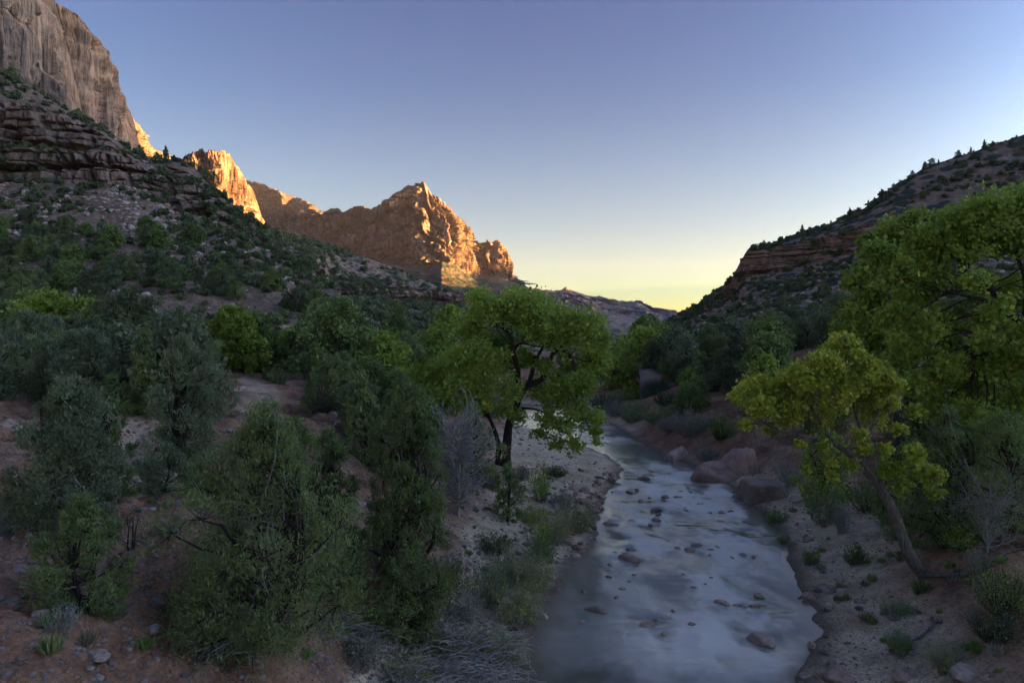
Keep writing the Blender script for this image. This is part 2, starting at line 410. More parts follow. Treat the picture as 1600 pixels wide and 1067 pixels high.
nc, nr = 620, 560
pxs = np.linspace(-420, 2020, nc); ds = np.exp(np.linspace(math.log(5.5), math.log(155), nr)); ds[-14:] = np.linspace(150, 520, 14)
X = ds[:, None] * (pxs[None, :] - CX) / FPX; Y = np.repeat(ds[:, None], nc, 1)
Z, SDG, HG = ground_h(X, Y)
pd = path_d(X, Y)
sand = np.clip(sst(2.0, 1.15, HG + .9 * sst(-2.5, -6, X) * (Y < 45)) * 1.0 + sst(2.0, .6, pd + fbm(X, Y, 0 * X, 2, 3) * .6) * .5, 0, 1)
sand = np.clip(sand + fbm(X * .5, Y * .5, 0 * X, 4, 77) * .35, 0, 1) * .95
wet = sst(.9, .0, SDG + fbm(X * 2, Y * 2, 0 * X, 3, 8) * .25)
litter = np.clip(sst(.6, 3.5, SDG) * (.35 + .9 * fbm(X * .35, Y * .35, 0 * X, 3, 21)), 0, 1) * sst(.5, 2.5, pd)
V = np.stack([X, Y, Z], -1).reshape(-1, 3)
me = make_mesh('ground', V, grid_faces(nr, nc), M['soil'], True, colour=np.stack([sand, wet, litter], -1).reshape(-1, 3))
link('ground', me, kind='structure', label='sandy and red earth river banks with a bare terrace')
add_bvh(me)
# the valley floor out to the horizon
def plane_ring():
    nx, ny = 90, 110
    gx = np.linspace(-1, 1, nx); gx = np.sign(gx) * np.abs(gx) ** 3 * 16000
    gy = np.linspace(0, 1, ny) ** 3 * 24000 - 3000
    xx, yy = np.meshgrid(gx, gy)
    zz = -3.2 + fbm(xx * .004, yy * .004, 0 * xx, 3, 9) * 1.5 - np.clip(yy - 400, 0, 1e9) * .004
    return make_mesh('valley_floor', np.stack([xx, yy, zz], -1).reshape(-1, 3), grid_faces(ny, nx), M['red_ledge'], True)
link('valley_floor', plane_ring(), kind='structure', label='low scrubby valley floor reaching away between the hills')

# ------------------------------------------------------------------ mountains, hills and cliffs
SHEETS = {}
def sheet(name, label, px, rows, subs, mat, disp, back=0.25, bvh=False, kind='structure', cat=None, fade=None):
    """rows: lists of (px, py, depth), crest first; each row is interpolated along px, the land between rows is filled in world space"""
    nc = len(px); P = []
    for r in rows:
        r = np.array(r, float)
        P.append(W(px, np.interp(px, r[:, 0], r[:, 1]), np.interp(px, r[:, 0], r[:, 2])))
    P = np.array(P); out = []; vv = []
    for i, n in enumerate(subs):
        t = np.linspace(0, 1, n, endpoint=False)[:, None, None]
        out.append(P[i][None] * (1 - t) + P[i + 1][None] * t); vv.append(i + t[:, 0, 0])
    out.append(P[-1][None]); vv.append(np.array([len(subs)], float))
    G = np.concatenate(out); v = np.concatenate(vv)
    # outward horizontal normal
    du = np.gradient(G, axis=1); du[..., 2] = 0
    k = max(3, nc // 60); ker = np.ones(2 * k + 1) / (2 * k + 1)
    dus = np.empty_like(du)
    for a in range(2):
        dd = np.pad(du[..., a], ((0, 0), (k, k)), mode='edge')
        dus[..., a] = np.apply_along_axis(lambda q: np.convolve(q, ker, 'valid'), 1, dd)
    N = np.stack([dus[..., 1], -dus[..., 0], 0 * dus[..., 0]], -1); N /= np.linalg.norm(N, axis=-1, keepdims=True) + 1e-9
    Gb = G.copy(); G = disp(G, N, np.repeat(v[:, None], nc, 1))
    if fade is not None: G = Gb + (G - Gb) * fade(px)[None, :, None]
    # the far side, falling away behind the crest
    cr = G[0]; dirn = np.stack([cr[:, 0] * 0.0, cr[:, 1] * 0 + 1, cr[:, 2] * 0], -1)
    bk = []
    for f, dz in ((back, .75), (back * .35, .35), (back * .1, .08), (back * .03, .015)):
        b_ = cr + dirn * (cr[:, 1:2] * f); b_ = b_.copy(); b_[:, 2] = cr[:, 2] - (cr[:, 2] + 5) * dz; bk.append(b_)
    ft = G[-1].copy(); ft[:, :2] *= .85; ft[:, 2] = -12
    G = np.concatenate([np.array(bk), G, ft[None]])
    SHEETS[name] = G
    me = make_mesh(name, G.reshape(-1, 3), grid_faces(G.shape[0], nc), mat, True)
    o = link(name, me, kind=kind, label=label)
    if cat: o['category'] = cat
    if bvh: add_bvh(me)
    return o, G

def band(v, *rng):
    """1 inside row intervals (a,b), soft edges"""
    r = 0 * v
    for a, b in rng: r = np.maximum(r, sst(a - .08, a + .04, v) * sst(b + .06, b - .04, v))
    return r

def blocks(s, z, ws, hz, seed, warp=.35):
    zz = z / hz + warp * fbm(s / ws * .4, z / hz * .3, 0 * z, 3, seed); r = np.floor(zz)
    ss = s / ws + r * .37 + warp * fbm(s / ws * .5, zz * .6, 0 * z, 3, seed + 1); c = np.floor(ss)
    h = _h(c.astype(np.int64), r.astype(np.int64), (r * 0).astype(np.int64), seed + 2)
    rowh = _h((r * 0).astype(np.int64), r.astype(np.int64), (r * 0).astype(np.int64), seed + 3)
    e = np.minimum(np.minimum(ss - c, 1 - ss + c) * 1.0, np.minimum(zz - r, 1 - zz + r) * .9)
    return (h - .5) + (rowh - .5) * 1.1 - .9 * sst(.12, .0, e)

def cliffy(sc, amp_joint, amp_ledge, amp_slope, bands, seed, zamp=0.0, steps=0.0, big=0, blk_=None, crack=1.0, jag=0):
    def f(G, N, v):
        x, y, z = G[..., 0], G[..., 1], G[..., 2]
        c = band(v, *bands); keep = .22 + .78 * sst(0, .16, v)
        wx = x + fbm(x * sc * .7, y * sc * .7, z * sc * .10, 3, seed + 50) * .5 / sc
        j = ridge(wx * sc, y * sc, z * sc * .10, 4, seed)
        j2 = ridge(wx * sc * 3.1, y * sc * 3.1, z * sc * .5, 3, seed + 3)
        l = fbm(x * sc * .12, y * sc * .12, z * sc * 3.0, 3, seed + 7)
        l = np.tanh(l * 5)
        rib = ridge((x + .55 * y) * sc * 1.6 + .5 * fbm(x * sc * .5, y * sc * .5, z * sc * .12, 2, seed + 44), x * 0, z * sc * .05, 3, seed + 45)
        j = j + rib * .7
        blk = fbm(x * sc * 2.2, y * sc * 2.2, z * sc * .3, 4, seed + 9)
        d = c * (amp_joint * (j + .35 * j2) + amp_ledge * l + amp_joint * .5 * blk)
        if big: d = d + c * big * fbm(x * sc * .3, y * sc * .3, z * sc * .1, 2, seed + 13)
        if blk_:
            ws, hz, am = blk_; q = wx + .7 * y
            d = d + c * am * (blocks(q, z, ws, hz, seed + 60) + .45 * blocks(q, z, ws * .38, hz * .42, seed + 70))
        ck = np.abs(fbm(wx * sc * 1.1 + y * sc * .6, y * sc * .8, z * sc * .07, 3, seed + 90)); ck2 = np.abs(fbm(wx * sc * 2.9 + y * sc, y * sc * 2, z * sc * .22, 3, seed + 95))
        d = d - c * amp_joint * (1.5 * sst(.10, .0, ck) + .55 * sst(.09, .0, ck2)) * crack
        sl = 1 - c
        s = fbm(x * sc * .8, y * sc * .8, z * sc * .8, 6, seed + 20, .55)
        gul = -np.abs(fbm(x * sc * .5, y * sc * .5, z * sc * .1, 3, seed + 22)) * 2 + .5
        stp = np.tanh(fbm(x * sc * .15, y * sc * .15, z * sc * 2.4, 3, seed + 24) * 6)
        d2 = sl * (amp_slope * (.5 * s + .6 * gul) + steps * stp)
        G = G + N * ((d + d2) * keep)[..., None]
        if jag:
            q = x + .4 * y; G[..., 2] += jag * (_h(np.floor(q * sc * 1.3 + fbm(q * sc, q * 0, q * 0, 2, 3)).astype(np.int64), (q * 0).astype(np.int64), (q * 0).astype(np.int64), seed) - .5 + .6 * (_h(np.floor(q * sc * 4.1).astype(np.int64), (q * 0).astype(np.int64), (q * 0).astype(np.int64), seed + 1) - .5)) * sst(.35, 0, v)
        G[..., 2] += zamp * (fbm(x * sc * 2, y * sc * 2, z * 0, 4, seed + 30) * 1.0) + sl * amp_slope * .35 * s
        return G
    return f

# left hill with its ledges
A_T = [(-420, -60, 250), (-250, 20, 255), (0, 112, 265), (60, 140, 265), (100, 168, 264), (130, 187, 262), (160, 205, 260), (200, 234, 258), (240, 246, 255), (270, 252, 252), (300, 262, 250), (330, 288, 245), (360, 314, 240), (385, 345, 232), (430, 392, 215), (480, 432, 190), (540, 472, 165), (640, 525, 140)]
A1 = [(-420, 60, 222), (-250, 110, 225), (0, 168, 232), (60, 176, 232), (100, 182, 233), (130, 196, 234), (160, 212, 234), (200, 240, 236), (240, 258, 236), (300, 274, 232), (330, 297, 230), (360, 322, 226), (385, 352, 219), (430, 398, 203), (480, 438, 180), (540, 476, 158), (640, 528, 137)]
A1b = [(-420, 120, 218), (-250, 165, 220), (0, 222, 226), (100, 227, 226), (160, 230, 227), (200, 246, 230), (240, 265, 230), (300, 280, 226), (330, 303, 224), (360, 328, 220), (385, 357, 214), (430, 403, 198), (480, 441, 178), (540, 479, 156), (640, 530, 136)]
A2 = [(-420, 132, 210), (-250, 178, 212), (0, 233, 218), (100, 237, 218), (160, 238, 219), (200, 250, 223), (240, 270, 222), (300, 288, 219), (330, 306, 219), (360, 332, 216), (385, 361, 210), (430, 407, 195), (480, 445, 176), (540, 482, 154), (640, 531, 134)]
A3 = [(-420, 190, 205), (-250, 235, 207), (0, 283, 212), (100, 287, 212), (200, 290, 215), (240, 303, 214), (270, 326, 212), (300, 334, 210), (350, 348, 208), (385, 372, 202), (430, 412, 190), (480, 450, 170), (540, 487, 150), (640, 533, 132)]
A4 = [(-420, 290, 168), (-250, 315, 170), (0, 355, 172), (200, 368, 172), (300, 388, 170), (400, 415, 164), (500, 468, 145), (560, 505, 135), (640, 540, 122)]
A5 = [(-420, 480, 105), (0, 535, 105), (300, 548, 104), (640, 565, 100)]
A6 = [(-420, 640, 80), (0, 640, 80), (640, 620, 80)]
left_hill, GA = sheet('ledge_hill', 'scrub covered scree hill with bands of broken sandstone ledges', np.concatenate([np.linspace(-420, -5, 90, endpoint=False), np.linspace(-5, 640, 560)]),
      [A_T, A1, A1b, A2, A3, A4, A5, A6], [26, 50, 16, 56, 70, 70, 10], M['ledge'], cliffy(.07, 2.0, .4, 5.0, [(.9, 2), (2.9, 4)], 1, zamp=.8, steps=.9, blk_=(13, 8, 4.2), crack=1.1), bvh=True)

# right hill with its red cliff band
E0 = [(1000, 530, 560), (1030, 512, 500), (1045, 501, 470), (1060, 491, 440), (1090, 477, 410), (1130, 450, 375), (1150, 432, 350), (1161, 418, 338), (1165, 398, 330), (1172, 387, 326), (1200, 379, 322), (1250, 361, 318), (1300, 344, 315), (1350, 324, 312), (1380, 301, 310), (1400, 286, 309), (1450, 262, 305), (1500, 241, 302), (1550, 226, 300), (1600, 211, 298), (1750, 165, 292), (2100, 60, 280)]
E1 = [(1000, 534, 510), (1030, 518, 455), (1060, 500, 405), (1100, 480, 365), (1150, 440, 318), (1161, 423, 312), (1166, 401, 306), (1175, 393, 303), (1200, 389, 300), (1250, 380, 292), (1300, 366, 286), (1350, 352, 280), (1400, 338, 272), (1500, 325, 262), (1600, 320, 255), (2100, 280, 240)]
E2 = [(1000, 537, 480), (1030, 524, 430), (1060, 508, 385), (1100, 489, 348), (1150, 455, 308), (1166, 434, 302), (1200, 424, 296), (1250, 416, 288), (1300, 403, 281), (1350, 388, 275), (1400, 372, 267), (1500, 355, 257), (1600, 350, 250), (2100, 315, 235)]
E3 = [(1000, 540, 300), (1050, 520, 280), (1100, 500, 262), (1200, 474, 240), (1300, 450, 225), (1400, 430, 212), (1600, 410, 200), (2100, 390, 185)]
E4 = [(1000, 548, 150), (1200, 530, 135), (1400, 510, 125), (1600, 500, 115), (2100, 480, 110)]
E5 = [(1000, 590, 95), (1600, 570, 85), (2100, 560, 80)]
right_hill, GE = sheet('scree_hill', 'reddish scree hill dotted with dark shrubs under a red cliff band', np.concatenate([np.linspace(1000, 1610, 520), np.linspace(1612, 2100, 60)]),
      [E0, E1, E2, E3, E4, E5], [60, 70, 70, 60, 20], M['red_ledge'], cliffy(.06, 2.2, .4, 5.0, [(1, 2)], 41, zamp=.9, steps=.6, blk_=(13, 8, 1.8), crack=.6), bvh=True)

# great pale cliff upper left
B0 = [(-420, -900, 520), (-200, -520, 560), (0, -160, 640), (50, -60, 700), (88, 2, 780), (104, 14, 800), (126, 30, 840), (138, 55, 870), (150, 84, 900), (163, 104, 950), (178, 126, 1010), (190, 148, 1080), (204, 172, 1140), (214, 192, 1180), (222, 206, 1230), (238, 230, 1290), (252, 246, 1350), (280, 268, 1420), (330, 330, 1500)]
B1 = [(-420, -100, 500), (0, 140, 600), (60, 175, 680), (100, 200, 750), (150, 225, 860), (200, 250, 1060), (250, 275, 1300), (330, 345, 1450)]
B2 = [(-420, 60, 440), (0, 230, 520), (100, 270, 650), (200, 300, 900), (330, 380, 1200)]
B3 = [(-420, 300, 320), (0, 400, 340), (330, 470, 600)]
cliff_o, GB = sheet('sandstone_cliff', 'towering pale grey sandstone cliff with dark vertical cracks', np.concatenate([np.linspace(-420, -5, 70, endpoint=False), np.linspace(-5, 330, 400)]),
      [B0, B1, B2, B3], [330, 60, 30], M['big_cliff'], cliffy(.024, 17, .8, 8, [(-1, 1.0)], 81, zamp=3, big=34, blk_=(22, 190, 12), jag=12, crack=1.7), bvh=True)

# glowing peak
C0 = [(255, 300, 1500), (285, 256, 1480), (300, 241, 1470), (312, 236, 1465), (326, 234, 1465), (340, 237, 1480), (352, 236, 1500), (362, 248, 1530), (376, 264, 1570), (388, 288, 1620), (398, 300, 1650), (404, 322, 1690), (410, 345, 1730), (440, 400, 1800)]
C1 = [(255, 350, 1420), (300, 340, 1400), (340, 345, 1420), (400, 352, 1600), (440, 420, 1750)]
C2 = [(255, 480, 1000), (340, 470, 1000), (440, 480, 1200)]
sheet('lit_peak', 'small sandstone peak glowing orange above the left hill', np.linspace(255, 440, 260), [C0, C1, C2], [150, 40], M['peak'], cliffy(.022, 22, 1, 12, [(-1, 1.0)], 111, zamp=5, big=46, blk_=(36, 400, 20), jag=10, crack=1.4))

# the ridge and the pointed mountain at its end
D0 = [(360, 300, 3700), (385, 282, 3560), (400, 283, 3500), (412, 287, 3440), (425, 294, 3370), (440, 304, 3300), (446, 318, 3290), (452, 312, 3200), (460, 308, 3160), (470, 313, 3110), (484, 322, 3040), (500, 334, 2960), (512, 330, 2890), (526, 327, 2820), (540, 331, 2740), (548, 324, 2680), (556, 320, 2630), (566, 324, 2570), (580, 328, 2440), (590, 320, 2420), (600, 316, 2410), (612, 318, 2400),
      (620, 306, 2370), (630, 297, 2340), (640, 289, 2310), (648, 284, 2290), (656, 282, 2280), (664, 285, 2280), (672, 297, 2300), (684, 308, 2310), (694, 318, 2330), (706, 327, 2370), (716, 338, 2420), (726, 345, 2470), (734, 355, 2520), (742, 366, 2580), (746, 378, 2620), (752, 381, 2600), (760, 376, 2540), (768, 379, 2550), (778, 374, 2560), (786, 380, 2600), (792, 393, 2640), (797, 410, 2680), (802, 433, 2720),
      (812, 441, 2600), (830, 452, 2500), (850, 464, 2450), (870, 478, 2400), (893, 490, 2350), (930, 507, 2300), (980, 530, 2300)]
D1 = [(360, 365, 3400), (440, 372, 3080), (500, 392, 2760), (560, 402, 2430), (610, 408, 2220), (640, 414, 2150), (670, 417, 2090), (690, 408, 2070), (710, 416, 2130), (730, 425, 2250), (746, 431, 2380), (756, 430, 2420), (775, 433, 2450), (795, 438, 2540), (803, 441, 2580), (812, 446, 2500), (830, 456, 2420), (870, 481, 2330), (893, 494, 2300), (930, 510, 2250), (980, 533, 2250)]
D2 = [(360, 440, 1800), (500, 450, 1750), (600, 455, 1650), (700, 460, 1600), (780, 470, 1650), (850, 492, 1750), (893, 505, 1850), (930, 517, 1950), (980, 536, 2050)]
D3 = [(360, 520, 1300), (700, 525, 1200), (893, 530, 1300), (980, 540, 1500)]
sheet('pointed_mountain', 'pointed red sandstone mountain with sunlit buttresses above dark scrub slopes', np.linspace(360, 980, 800), [D0, D1, D2, D3], [190, 90, 30], M['peak'],
      cliffy(.016, 30, 1.0, 26, [(-1, 1.0)], 141, zamp=5, big=60, blk_=(40, 900, 30), jag=13, crack=2.0), fade=lambda p: .12 + .88 * sst(820, 800, p))

# nearer slope with the red cliff band
F0 = [(370, 325, 760), (385, 343, 780), (420, 354, 800), (470, 371, 830), (520, 386, 860), (560, 400, 880), (600, 414, 900), (640, 429, 920), (680, 446, 950), (720, 464, 980), (760, 486, 1020), (800, 505, 1060), (860, 528, 1100)]
F1 = [(370, 395, 680), (430, 405, 700), (495, 410, 720), (505, 424, 735), (515, 437, 745), (560, 443, 765), (610, 446, 790), (650, 450, 820), (700, 459, 850), (716, 463, 870), (740, 478, 900), (800, 510, 980), (860, 530, 1060)]
F2 = [(370, 425, 665), (430, 436, 685), (500, 446, 705), (515, 463, 725), (560, 470, 745), (610, 473, 770), (650, 475, 805), (700, 477, 835), (716, 478, 855), (740, 486, 885), (800, 513, 960), (860, 532, 1050)]
F3 = [(370, 520, 400), (600, 530, 420), (860, 540, 600)]
sheet('banded_slope', 'dark scrubby slope with a long red sandstone cliff band', np.linspace(370, 860, 480), [F0, F1, F2, F3], [70, 60, 60], M['red_ledge'], cliffy(.03, 5.5, 1.5, 11, [(1, 2)], 171, zamp=2, blk_=(24, 12, 7)), bvh=True)

# hazy far ranges
H0 = [(780, 480, 6000), (820, 460, 5900), (838, 449, 5800), (850, 453, 5800), (868, 451, 5800), (878, 452, 5800), (884, 449, 5800), (892, 454, 5800), (905, 457, 5800), (925, 461, 5800), (945, 467, 5850), (965, 470, 5900), (985, 468, 5950), (1000, 470, 6000), (1015, 475, 6000), (1035, 481, 6000), (1060, 488, 6100), (1100, 505, 6200), (1150, 530, 6200)]
H1 = [(780, 530, 5000), (900, 495, 5000), (1000, 500, 5100), (1150, 535, 5400)]
H2 = [(780, 545, 4200), (1150, 545, 4500)]
sheet('far_mountains', 'hazy purple desert mountains at the end of the valley', np.linspace(780, 1150, 360), [H0, H1, H2], [70, 20], M['far'], cliffy(.004, 90, 20, 90, [(-1, .6)], 201, zamp=26, jag=26))
I0 = [(820, 500, 3600), (880, 491, 3500), (905, 486, 3450), (940, 489, 3450), (965, 493, 3450), (985, 498, 3400), (1010, 512, 3350), (1060, 520, 3400), (1150, 535, 3500)]
I1 = [(820, 540, 2700), (1150, 545, 2700)]
sheet('dark_foothills', 'low dark blue foothills in front of the far mountains', np.linspace(820, 1150, 300), [I0, I1], [70], M['far'], cliffy(.006, 20, 8, 40, [], 221, zamp=8))
J0 = [(930, 480, 9000), (960, 465, 9000), (990, 472, 9000), (1020, 478, 9000), (1045, 483, 9000), (1070, 492, 9000), (1160, 520, 9000)]
J1 = [(930, 530, 8000), (1160, 535, 8000)]

# the canyon's western wall, beyond the right edge of the view: unseen, its crest shaped to put the valley in shade
def west_wall():
    pts = np.array([(1750, -3000, 480), (1650, -1500, 520), (1600, -400, 530), (1600, 300, 530), (1590, 800, 525), (1600, 1030, 510), (1605, 1120, 240), (1610, 1400, 230), (1600, 1800, 230), (1640, 2050, 290), (1700, 2350, 345), (1800, 2700, 355), (2100, 3500, 340), (2400, 4700, 450), (2600, 5400, 520), (2800, 6400, 560), (3000, 7200, 400)], float)
    s = np.concatenate([[0], np.cumsum(np.hypot(*np.diff(pts[:, :2], axis=0).T))])
    u = np.linspace(0, s[-1], 460)
    cx_, cy_, ch = [np.interp(u, s, pts[:, i]) for i in range(3)]
    prof = [(1100, -.02), (500, .55), (200, .85), (30, .97), (0, 1.0), (-12, .97), (-30, .62), (-60, .5), (-85, .34), (-150, .24), (-260, .10), (-420, -.01)]
    G = []
    for off, f in prof: G.append(np.stack([cx_ + off * np.minimum(1, ch / 420 + .2) * 1.1, cy_, ch * f - 8], -1))
    G = np.array(G); t = np.linspace(0, len(prof) - 1, 90); i0 = np.minimum(t.astype(int), len(prof) - 2); fr = (t - i0)[:, None, None]
    G = G[i0] * (1 - fr) + G[i0 + 1] * fr
    x, y, z = G[..., 0], G[..., 1], G[..., 2]
    G[..., 0] += 22 * ridge(x * .012, y * .012, z * .002, 4, 300) * sst(20, 120, z); G[..., 2] += 8 * fbm(x * .01, y * .01, z * 0, 4, 310)
    return make_mesh('canyon_wall', G.reshape(-1, 3), grid_faces(G.shape[0], G.shape[1]), M['peak'], True)
link('canyon_wall', west_wall(), kind='structure', label='unseen western wall of the canyon beyond the right hill, shaped to shade the valley')

# ------------------------------------------------------------------ river
nwc, nwr = 380, 620
pxs = np.linspace(560, 1420, nwc); ds = np.exp(np.linspace(math.log(8), math.log(135), nwr))
X = ds[:, None] * (pxs[None, :] - CX) / FPX; Y = np.repeat(ds[:, None], nwc, 1)
X = X + np.clip(Y - 70, 0, 99)[...] * -.25
SW = river_sd(X, Y)
rif = sst(16.5, 24, Y) * sst(61, 50, Y) * (.75 + .25 * fbm(X * .3, Y * .15, 0 * X, 2, 3)) * sst(0, 1.0, -SW) + .35 * sst(64, 70, Y) * sst(100, 80, Y)
rif = rif * (1 - .75 * sst(5.0, 1.5, X - (Y - 20) * .33) * sst(33, 26, Y))
wx = X + fbm(X * .5, Y * .5, 0 * X, 2, 5) * .5
pil = fbm(wx * .62, Y * .34, 0 * X, 3, 9, .45)
rip = ridge(wx * .55, Y * 1.3, 0 * X, 3, 14)
Zw = rif * (.24 * pil + .08 * rip * sst(-.2, .5, fbm(X * .35, Y * .3, 0 * X, 2, 66))) + .006 * fbm(X * .8, Y * .8, 0 * X, 3, 8)
fo = fbm(wx * .62 + 9, Y * .36, 0 * X, 4, 19, .55) + .5 * pil
veil = ridge(wx * .5 + 4, Y * .62, 0 * X, 3, 88)
foam = rif * np.clip(.30 + 2.3 * fo + .55 * np.maximum(veil - .35, 0) + .35 * np.maximum(rip, 0) * sst(-.1, .4, fbm(X * .3, Y * .3, 0 * X, 2, 71)), .02, 1)
foam = np.clip(foam + .10 * sst(20, 25, Y), 0, 1)
shallow = sst(1.8, 0, -SW)
me = make_mesh('river', np.stack([X, Y, Zw], -1).reshape(-1, 3), grid_faces(nwr, nwc), M['water'], True, colour=np.stack([foam, shallow, rif], -1).reshape(-1, 3))
link('river', me, kind='structure', label='shallow grey river running milky over low rapids')

# ------------------------------------------------------------------ haze
def haze():
    x0, x1, y0, y1, z0, z1 = -4200, 4300, -3300, 8000, -60, 900
    v = [(x, y, z) for z in (z0, z1) for x, y in ((x0, y0), (x1, y0), (x1, y1), (x0, y1))]
    f = np.array([(3, 2, 1, 0), (4, 5, 6, 7), (0, 1, 5, 4), (1, 2, 6, 5), (2, 3, 7, 6), (3, 0, 4, 7)])
    m = bpy.data.materials.new('haze_air'); m.use_nodes = True; t = m.node_tree; t.nodes.clear()
    p = t.nodes.new('ShaderNodeVolumePrincipled'); p.inputs['Color'].default_value = (.55, .66, 1.0, 1); p.inputs['Density'].default_value = 2.0e-5; p.inputs['Anisotropy'].default_value = 0.1
    o = t.nodes.new('ShaderNodeOutputMaterial'); t.links.new(p.outputs[0], o.inputs['Volume'])
    m.volume_intersection_method = 'ACCURATE' if hasattr(m, 'volume_intersection_method') else None
    link('haze', make_mesh('haze', v, f, m), kind='stuff', label='thin blue evening haze filling the valley')
HAZE = True
if HAZE:
    try: haze()
    except TypeError: pass
# ------------------------------------------------------------------ plants
class Geo:
    def __init__(s): s.V = []; s.F = []; s.n = 0; s.T = []
    def tube(s, path, rad, k=5):
        P = np.asarray(path, float); n = len(P); rad = np.asarray(rad, float)
        if rad.ndim == 0: rad = np.linspace(rad, rad * .3, n)
        T = np.gradient(P, axis=0); T /= np.linalg.norm(T, axis=1, keepdims=True) + 1e-9
        ref = np.array([.31, .95, .05]) if abs(T[0][1]) < .8 else np.array([.95, .2, .25])
        A = np.cross(T, ref); A /= np.linalg.norm(A, axis=1, keepdims=True) + 1e-9; B = np.cross(T, A)
        a = np.arange(k) * 2 * math.pi / k
        V = P[:, None] + rad[:, None, None] * (np.cos(a)[None, :, None] * A[:, None] + np.sin(a)[None, :, None] * B[:, None])
        i = np.arange(n - 1)[:, None] * k; j = np.arange(k)[None]; j2 = (j + 1) % k
        s.F.append((np.stack([i + j, i + j2, i + k + j2, i + k + j], -1).reshape(-1, 4)) + s.n)
        s.V.append(V.reshape(-1, 3)); s.n += n * k
    def leaves(s, C, U, Vv, tone):
        V = np.stack([C - U, C + Vv, C + U, C - Vv], 1)
        N = len(C); s.F.append(np.arange(N * 4).reshape(N, 4) + s.n); s.V.append(V.reshape(-1, 3)); s.n += N * 4
        s.T.append(np.repeat(tone, 4, 0))
    def mesh(s, name, mat, smooth=False):
        V = np.concatenate(s.V); F = np.concatenate(s.F)
        return make_mesh(name, V, F, mat, smooth, colour=np.concatenate(s.T) if s.T else None)

def unit(v): return v / (np.linalg.norm(v, axis=-1, keepdims=True) + 1e-9)
def curve(a, b, rng, bend=.18, n=6, sag=0.0):
    a = np.array(a, float); b = np.array(b, float); t = np.linspace(0, 1, n)[:, None]; L = np.linalg.norm(b - a)
    off = rng.normal(size=3) * bend * L; off2 = rng.normal(size=3) * bend * .5 * L
    return a * (1 - t) + b * t + off * np.sin(t * math.pi) + off2 * np.sin(t * 2 * math.pi) + np.array([0, 0, -sag * L]) * np.sin(t * math.pi)

def fill_leaves(g, cl, n, size, aspect, rng, up=.4, flat=.8, autumn=0.0, subs=14, tight=.24, twig=None, twr=.012, shell=(.5, 1.0)):
    """cl: rows x y z r [autumn]; leaf count shared out by r^2; leaves gather in small sprays round each clump"""
    cl = np.asarray(cl, float); wgt = cl[:, 3] ** 2; cnt = np.maximum(20, (n * wgt / wgt.sum())).astype(int)
    ctr = (cl[:, :3] * wgt[:, None]).sum(0) / wgt.sum()
    for q, m in zip(cl, cnt):
        c = q[:3]; r = q[3]; au = q[4] if len(q) > 4 else autumn
        D = unit(rng.normal(size=(subs, 3)) + np.array([0, 0, .35]) + .45 * unit(c - ctr)); rr = r * rng.uniform(shell[0], shell[1], (subs, 1)) * rng.uniform(.8, 1.15, (subs, 1))
        SP = c + D * rr * np.array([1, 1, flat])
        if twig is not None:
            for sp in SP[::2]: twig.tube(curve(c - D[0] * 0, sp, rng, .1, 3), [twr, twr * .7, twr * .3], 3)
        k = rng.integers(0, subs, m)
        C = SP[k] + rng.normal(size=(m, 3)) * r * tight * np.array([1, 1, .75])
        out = unit(C - (c - np.array([0, 0, r * .3])))
        U = unit(rng.normal(size=(m, 3)) * .75 + out * .5 + np.array([0, 0, up]))
        Vv = unit(np.cross(U, rng.normal(size=(m, 3))))
        sz = size * np.clip(np.exp(rng.normal(size=(m, 1)) * .34), .45, 2.0)
        tone = np.zeros((m, 3)); ct = rng.uniform(0, .38); st = rng.uniform(0, .2, subs)
        tone[:, 0] = .08 + ct + st[k] + rng.uniform(0, .36, m)
        tone[:, 1] = (rng.uniform(size=m) < au) * rng.uniform(.4, 1, m)
        g.leaves(C, U * sz, Vv * sz / aspect, tone)

def plant(name, label, cat, group, parts, loc, rz=0, sc=None):
    e = link(name, None, label=label, cat=cat, group=group, loc=loc, rz=rz, sc=sc)
    for pn, me in parts: link(pn, me, parent=e, kind='stuff' if pn == 'dead_branch' else None)
    return e

